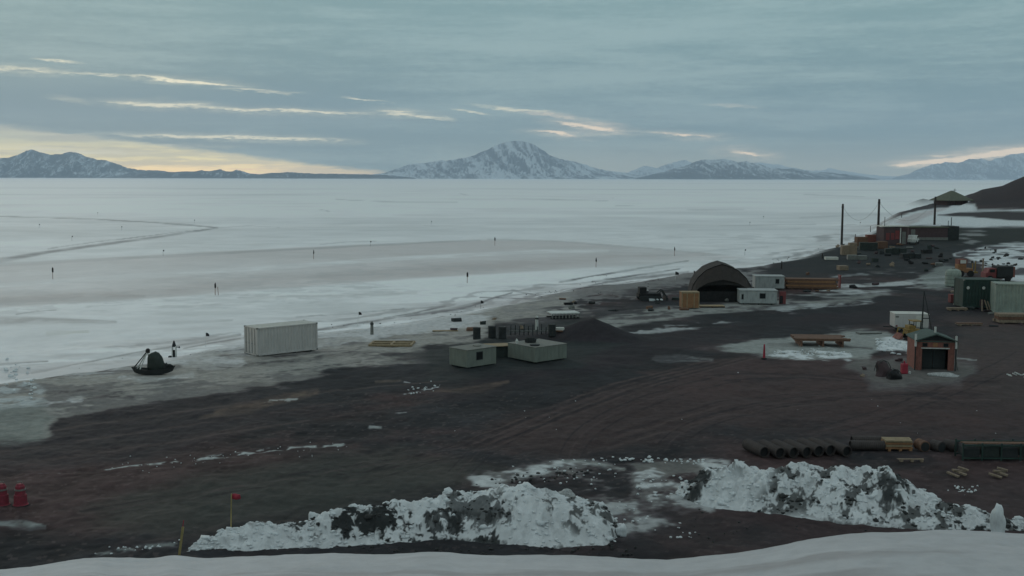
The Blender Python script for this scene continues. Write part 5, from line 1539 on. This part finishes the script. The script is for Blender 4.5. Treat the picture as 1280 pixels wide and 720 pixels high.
# ------------------------------------------------------------------ culvert pipes
def pipe_mesh(L, r, n=20, pitch=0.085):
    """corrugated hollow pipe along +y"""
    mb = MB(); prof = []
    k = int(L / pitch)
    for i in range(k * 2 + 1): prof.append((r + (0.014 if i % 2 else 0), i * pitch / 2))
    prof.append((r - 0.03, prof[-1][1]))
    for i in range(6, -1, -1): prof.append((r - 0.03, prof[-1][1] * 0 + L * i / 6))
    vs = [(a * math.cos(2 * math.pi * j / n), y, r + 0.01 + a * math.sin(2 * math.pi * j / n)) for a, y in prof for j in range(n)]
    m = len(prof)
    fs = [(q * n + j, ((q + 1) % m) * n + j, ((q + 1) % m) * n + (j + 1) % n, q * n + (j + 1) % n) for q in range(m) for j in range(n)]
    mb.add(vs, fs)
    return mb


pm = None
mx = [(955.8, 572.6), (975.5, 573.6), (992.6, 573), (1009, 572.4), (1024, 571), (1038.5, 570), (1059, 571.5)]
ords = ['leftmost', 'second from left', 'third from left', 'fourth from left', 'fifth from left', 'sixth from left', 'seventh and set apart']
for i, (px, py) in enumerate(mx):
    p = G(px, py)
    if pm is None:
        pm = pipe_mesh(1.55, 0.235).build('culvert_pipe', M['rust'], sm=False)
        o = pm
        lin = MB(); lin.tube((0, 0.12, 0.245), (0, 1.5, 0.245), 0.202, n=20)
        lin = lin.build('shade_plug', M['black'], pm)  # black core standing in for the shade inside the pipe mouth
    else:
        o = copy_tree(pm)
    o.location = p; o.rotation_euler = (0, 0, R(17 + random.uniform(-2, 2)))
    tag(o, 'corrugated culvert pipe with a dark mouth, %s of the row' % ords[i], 'pipe', 'corrugated culvert pipes in a row')
for i, (px, py, lab) in enumerate(((1105, 563, 'corrugated pipe lying lengthwise right of the row of pipe mouths, in front'), (1106, 557, 'corrugated pipe lying lengthwise behind the front one, right of the pipe mouths'))):
    o = copy_tree(pm); o.location = G(px, py); o.rotation_euler = (0, 0, R(88)); o.scale = (0.88, 0.95, 0.88)
    tag(o, lab, 'pipe', 'corrugated pipes lying lengthwise')
board_stack('lumber_stack', 'short stack of orange and yellow boards right of the culvert pipes', 1121, 562, R(-2), 1.15, 0.7, 0.5, M['orange'], M['ply'], seed=12, layers=4)
for i, (px, py, lab) in enumerate(((1152, 564, 'brown drum lying on its side right of the yellow boards'), (1171, 565, 'brown drum lying on its side, second right of the yellow boards'), (1188, 564, 'brown drum lying on its side next to the dark rack'))):
    p = G(px, py)
    t = thing('fallen_drum', lab, 'drum', p + Vector((0, 0, 0.26)), R(10 + 15 * i), 'drums lying right of the boards')
    mb = MB(); prof = [(0.24, 0), (0.25, 0.02), (0.24, 0.25), (0.255, 0.27), (0.24, 0.29), (0.24, 0.52), (0.25, 0.54)]
    mb.lathe(prof, 18); mb.v = [(x, z - 0.27, y) for x, y, z in mb.v]; mb.build('body', M['rust'] if i else M['lumber'], t)
    mb = MB(); mb.lathe([(0.2, -0.01), (0.2, 0.0)], 18); mb.v = [(x, z - 0.28, y) for x, y, z in mb.v]; mb.build('lid', M['dark'], t)
p = G(1238, 574)
t = thing('scrap_rack', 'long dark green steel rack of scrap at the right edge behind the snow heap', 'rack', p, R(-1))
mb = MB()
for z in (0.08, 0.62): mb.box(-1.3, 1.9, -0.3, -0.24, z, z + 0.06); mb.box(-1.3, 1.9, 0.5, 0.56, z, z + 0.06)
for x in (-1.3, -0.5, 0.3, 1.1, 1.84): mb.box(x, x + 0.06, -0.302, -0.242, 0, 0.75); mb.box(x, x + 0.06, 0.502, 0.562, 0, 0.75)
mb.build('frame', M['dgreen'], t)
for i in range(4):
    mb = MB(); x = -1.2 + i * 0.8; mb.box(x, x + 0.66, -0.2, 0.45, 0.16, 0.5 + 0.1 * (i % 2), jit=0.02); mb.build('crate', M['tarp'] if i % 2 else M['dark'], t)
mb = MB(); mb.box(-1.2, 1.8, -0.15, 0.2, 0.69, 0.73, jit=0.02); mb.build('plank', M['lumber'], t)
board_stack('scrap_boards', 'single pale board on the dirt in front of the fallen drums', 1138, 577, R(-1), 1.05, 0.16, 0.14, M['lumber2'], None, 'board', 1, 13)
for i, (px, py, lab) in enumerate(((1198, 596, 'left of two small heaps of broken pale wood before the scrap rack'), (1250, 597, 'right of two small heaps of broken pale wood before the scrap rack'))):
    p = G(px, py)
    t = thing('wood_scraps', lab, 'scrap wood', p, 0.2 * i, 'broken wood heaps before the rack')
    for j, (x, a, L) in enumerate(((-0.22, 50, 0.5), (0.08, 48, 0.55), (0.1, -15, 0.6), (0.3, 40, 0.4))):
        mb = MB(); Mx = Matrix.Translation((x, 0.1 * j, 0.07 + 0.05 * j)) @ Matrix.Rotation(R(-a), 4, 'Z') @ Matrix.Rotation(R(10), 4, 'Y')
        mb.box(-L / 2, L / 2, -0.07, 0.07, 0, 0.06, Mx); mb.build('piece', M['lumber2'], t)
# tangle of pale scraps at right edge
p = G(1274, 471)
t = thing('scrap_metal', 'little tangle of pale metal scraps at the right picture edge', 'scrap', p, 0)
for j in range(7):
    mb = MB(); a = Vector((random.uniform(-.5, .5), random.uniform(-.4, .4), 0.03)); mb.tube(a, a + Vector((random.uniform(-.5, .5), random.uniform(-.2, .2), random.uniform(0.02, .25))), 0.04); mb.build('piece', M['paint'], t)

# ================================================================== SKY AND LIGHT
SUN_AZ = R(-24)      # left of the view direction
SUN_EL = R(7)
w = bpy.data.worlds.new('World'); scene.world = w; w.use_nodes = True
n = w.node_tree.nodes; l = w.node_tree.links
for q in list(n): n.remove(q)
out = n.new('ShaderNodeOutputWorld'); bg = n.new('ShaderNodeBackground'); bg.inputs['Strength'].default_value = 0.1
l.new(bg.outputs[0], out.inputs[0])


def math_(op, a, b=None, clamp=False):
    q = n.new('ShaderNodeMath'); q.operation = op; q.use_clamp = clamp
    for i, v in enumerate((a, b)):
        if v is None: continue
        if isinstance(v, (int, float)): q.inputs[i].default_value = v
        else: l.new(v, q.inputs[i])
    return q.outputs[0]


def mrange(v, a, b, c=0.0, d=1.0, sm=True):
    q = n.new('ShaderNodeMapRange'); q.interpolation_type = 'SMOOTHSTEP' if sm else 'LINEAR'
    l.new(v, q.inputs['Value'])
    for k, x in (('From Min', a), ('From Max', b), ('To Min', c), ('To Max', d)): q.inputs[k].default_value = x
    return q.outputs[0]


def mixn(f, a, b):
    q = n.new('ShaderNodeMixRGB')
    for i, v in zip(('Fac', 'Color1', 'Color2'), (f, a, b)):
        if isinstance(v, (int, float)): q.inputs[i].default_value = v
        elif isinstance(v, tuple): q.inputs[i].default_value = (*v, 1)
        else: l.new(v, q.inputs[i])
    return q.outputs[0]


def srgb(r, g, b, k=10.0):
    f = lambda c: ((c / 255) / 12.92 if c / 255 <= 0.04045 else ((c / 255 + 0.055) / 1.055) ** 2.4) * k
    return (f(r), f(g), f(b))


tc = n.new('ShaderNodeTexCoord'); sp = n.new('ShaderNodeSeparateXYZ'); l.new(tc.outputs['Generated'], sp.inputs[0])
az = math_('ARCTAN2', sp.outputs[0], sp.outputs[1]); el = math_('ARCSINE', sp.outputs[2])


def azel(px, py):
    r = ray(px, py); return math.atan2(r[0], r[1]), math.asin(r[2])


def vec(x, y):
    q = n.new('ShaderNodeCombineXYZ')
    for i, v in enumerate((x, y)):
        if isinstance(v, (int, float)): q.inputs[i].default_value = v
        else: l.new(v, q.inputs[i])
    return q.outputs[0]


def noise(v, scale, sx, sy, det=6, rough=0.6, off=0.0):
    mp = n.new('ShaderNodeMapping'); mp.inputs['Scale'].default_value = (sx, sy, 1); mp.inputs['Location'].default_value = (off, off * 0.7, off)
    mp.inputs['Rotation'].default_value = (0, 0, R(-2.5))
    l.new(v, mp.inputs['Vector'])
    q = n.new('ShaderNodeTexNoise'); q.inputs['Scale'].default_value = scale; q.inputs['Detail'].default_value = det; q.inputs['Roughness'].default_value = rough
    l.new(mp.outputs[0], q.inputs['Vector'])
    return q.outputs['Fac']


# cloud layers are seen in perspective: features flatten towards the horizon
ae = vec(az, el)
n1 = noise(ae, 1.0, 3.0, 34, 7, 0.6, 3.1)
n2 = noise(ae, 1.0, 9.0, 110, 6, 0.65, 7.7)
n3 = noise(ae, 1.0, 22.0, 160, 5, 0.6, 1.3)
n4 = noise(ae, 1.0, 90.0, 420, 6, 0.7, 5.1)
cloudn = math_('ADD', math_('MULTIPLY', n1, 0.44), math_('ADD', math_('MULTIPLY', n2, 0.36), math_('MULTIPLY', n4, 0.20)))
cl = mixn(mrange(cloudn, 0.41, 0.60), srgb(114, 147, 151), srgb(156, 182, 180))
top = mixn(mrange(cloudn, 0.41, 0.60), srgb(126, 160, 162), srgb(154, 182, 182))
cl = mixn(mrange(el, R(4.5), R(8.5)), cl, top)
# paler just above the horizon, right of centre
hz = math_('MULTIPLY', mrange(el, R(2.6), R(0.2)), mrange(az, R(-8), R(4)))
cl = mixn(math_('MULTIPLY', hz, 0.85), cl, srgb(182, 184, 166))
band = mixn(math_('MULTIPLY', mrange(el, R(5.4), R(3.8)), math_('MULTIPLY', mrange(el, R(2.2), R(3.6)), mrange(az, R(-2), R(-12)))), cl, srgb(116, 148, 154))
cl = band
# slight warm break above the left horizon
warpx = math_('ADD', az, math_('MULTIPLY', math_('SUBTRACT', n3, 0.5), 0.016))
warpy = math_('ADD', el, math_('ADD', math_('MULTIPLY', math_('SUBTRACT', n3, 0.5), 0.009), math_('MULTIPLY', math_('SUBTRACT', n4, 0.5), 0.0045)))
edge = math_('MULTIPLY', mrange(az, azel(0, 200)[0], azel(500, 200)[0], R(2.45), R(0.15), False), 1.0)
e2 = math_('SUBTRACT', edge, warpy)
gap = mrange(e2, R(-0.15), R(0.15))
glow = mixn(mrange(el, R(0.15), R(1.1)), srgb(255, 212, 138, 25), srgb(255, 232, 156, 20))
glow = mixn(mrange(el, R(1.0), R(2.0)), glow, srgb(228, 224, 184, 13))
glow = mixn(mrange(n2, 0.40, 0.60, 0.0, 0.6), glow, srgb(208, 204, 186))
glow = mixn(mrange(az, azel(330, 200)[0], azel(560, 200)[0]), glow, srgb(204, 194, 172))
cl = mixn(gap, cl, glow)
wv = vec(warpx, warpy)
total = None
STREAKS = [  # x1, y1, x2, y2, half height, strength, warm?
    (40, 73, 105, 77, 2.2, .55, 0), (-30, 84, 70, 88, 2.6, .8, 0), (60, 90, 180, 95, 1.8, .35, 0), (175, 95, 292, 107, 2.6, .95, 0), (285, 112, 375, 118, 2.0, .6, 0),
    (140, 128, 260, 134, 2.6, 1.1, 0), (220, 132, 450, 142, 2.2, .95, 0), (425, 121, 485, 128, 1.6, .5, 0), (475, 139, 520, 144, 2.6, .9, 0), (505, 144, 570, 150, 2.2, .7, 0), (565, 137, 610, 143, 1.8, .6, 0),
    (590, 131, 700, 141, 2.4, .55, 0), (640, 138, 750, 150, 3.2, .35, 1), (698, 153, 750, 159, 2.4, 1.3, 1), (735, 159, 770, 164, 3.0, 1.2, 1), (672, 163, 716, 169, 2.2, 1.0, 1),
    (815, 166, 890, 170, 2.4, .8, 1), (915, 189, 948, 194, 2.8, 1.35, 1), (1110, 208, 1165, 203, 2.0, .9, 1), (1140, 204, 1215, 198, 3.4, 1.5, 1), (1185, 199, 1300, 186, 4.2, 1.5, 1), (1240, 192, 1420, 172, 4.0, 1.3, 1), (1160, 194, 1200, 192, 1.8, .5, 1),
    (160, 168, 430, 175, 2.4, .9, 0), (150, 178, 300, 184, 3.2, .5, 0), (-60, 183, 190, 191, 3.5, .7, 0), (60, 120, 110, 130, 5, .18, 0), (880, 130, 960, 136, 3, .15, 1), (-10, 166, 130, 168, 2, .25, 0)]
sumw = None; sumc = None
STREAKS += [(a - 25, b - 1, c + 30, d + 2, h * 3.2, q * 0.22, wm) for (a, b, c, d, h, q, wm) in STREAKS if q > 0.7]
for (x1, y1, x2, y2, h, s, wm) in STREAKS:
    a1, e1 = azel(x1, y1); a2, e2_ = azel(x2, y2)
    mp = n.new('ShaderNodeMapping'); mp.vector_type = 'TEXTURE'
    mp.inputs['Location'].default_value = ((a1 + a2) / 2, (e1 + e2_) / 2, 0)
    mp.inputs['Rotation'].default_value = (0, 0, math.atan2(e2_ - e1, a2 - a1))
    mp.inputs['Scale'].default_value = (math.hypot(a2 - a1, e2_ - e1) / 2 * 1.15, h * 0.95 / F, 1)
    l.new(wv, mp.inputs['Vector'])
    vl = n.new('ShaderNodeVectorMath'); vl.operation = 'LENGTH'; l.new(mp.outputs[0], vl.inputs[0])
    m_ = mrange(vl.outputs['Value'], 1.25, 0.1, 0.0, s)
    if wm: sumw = m_ if sumw is None else math_('ADD', sumw, m_)
    else: sumc = m_ if sumc is None else math_('ADD', sumc, m_)
br = math_('MULTIPLY', mrange(n2, 0.36, 0.58, 0.45, 1.3), mrange(n4, 0.38, 0.58, 0.55, 1.2))
fc = math_('MULTIPLY', sumc, br, True); fw = math_('MULTIPLY', sumw, br, True)
cl = mixn(fc, cl, srgb(250, 238, 200, 15.5)); cl = mixn(fw, cl, srgb(255, 224, 186, 18.0))
# the overcast is brighter overhead than towards the horizon
bo = n.new('ShaderNodeVectorMath'); bo.operation = 'MULTIPLY'
l.new(cl, bo.inputs[0]); l.new(mixn(mrange(el, R(9), R(40)), (1.0, 1.0, 1.0), (1.36, 1.08, 1.10)), bo.inputs[1])
sky = n.new('ShaderNodeTexSky'); sky.sky_type = 'NISHITA'; sky.sun_disc = False
sky.sun_elevation = SUN_EL; sky.sun_rotation = SUN_AZ; sky.altitude = 20; sky.air_density = 1.0; sky.dust_density = 1.0
fin = mixn(0.98, sky.outputs[0], bo.outputs[0])
l.new(fin, bg.inputs['Color'])

sd = bpy.data.lights.new('sun', 'SUN'); sd.energy = 0.6; sd.angle = R(14); sd.color = (1.0, 0.9, 0.78)
so = bpy.data.objects.new('sun', sd); COL.objects.link(so)
sdir = Vector((math.sin(SUN_AZ) * math.cos(SUN_EL), math.cos(SUN_AZ) * math.cos(SUN_EL), math.sin(SUN_EL)))
so.rotation_euler = sdir.to_track_quat('Z', 'Y').to_euler()

# ------------------------------------------------------------------ haze
hb = MB(); hb.box(-46000, 46000, -300, 31500, -40, 1800)
hm = bpy.data.materials.new('sea air haze'); hm.use_nodes = True
hn = hm.node_tree.nodes; hl = hm.node_tree.links
for q in list(hn):
    if q.type != 'OUTPUT_MATERIAL': hn.remove(q)
pv = hn.new('ShaderNodeVolumePrincipled'); pv.inputs['Color'].default_value = (0.68, 0.81, 0.98, 1); pv.inputs['Density'].default_value = 4.0e-5
hl.new(pv.outputs[0], [q for q in hn if q.type == 'OUTPUT_MATERIAL'][0].inputs['Volume'])
ho = hb.build('haze', hm)
tag(ho, 'thin pale blue haze over the sea ice', kind='stuff')

scene.view_settings.view_transform = 'Standard'; scene.view_settings.look = 'None'
scene.view_settings.exposure = 0.0; scene.view_settings.gamma = 1.0
scene.cycles.max_bounces = 6; scene.cycles.volume_bounces = 1
scene.cycles.use_denoising = True
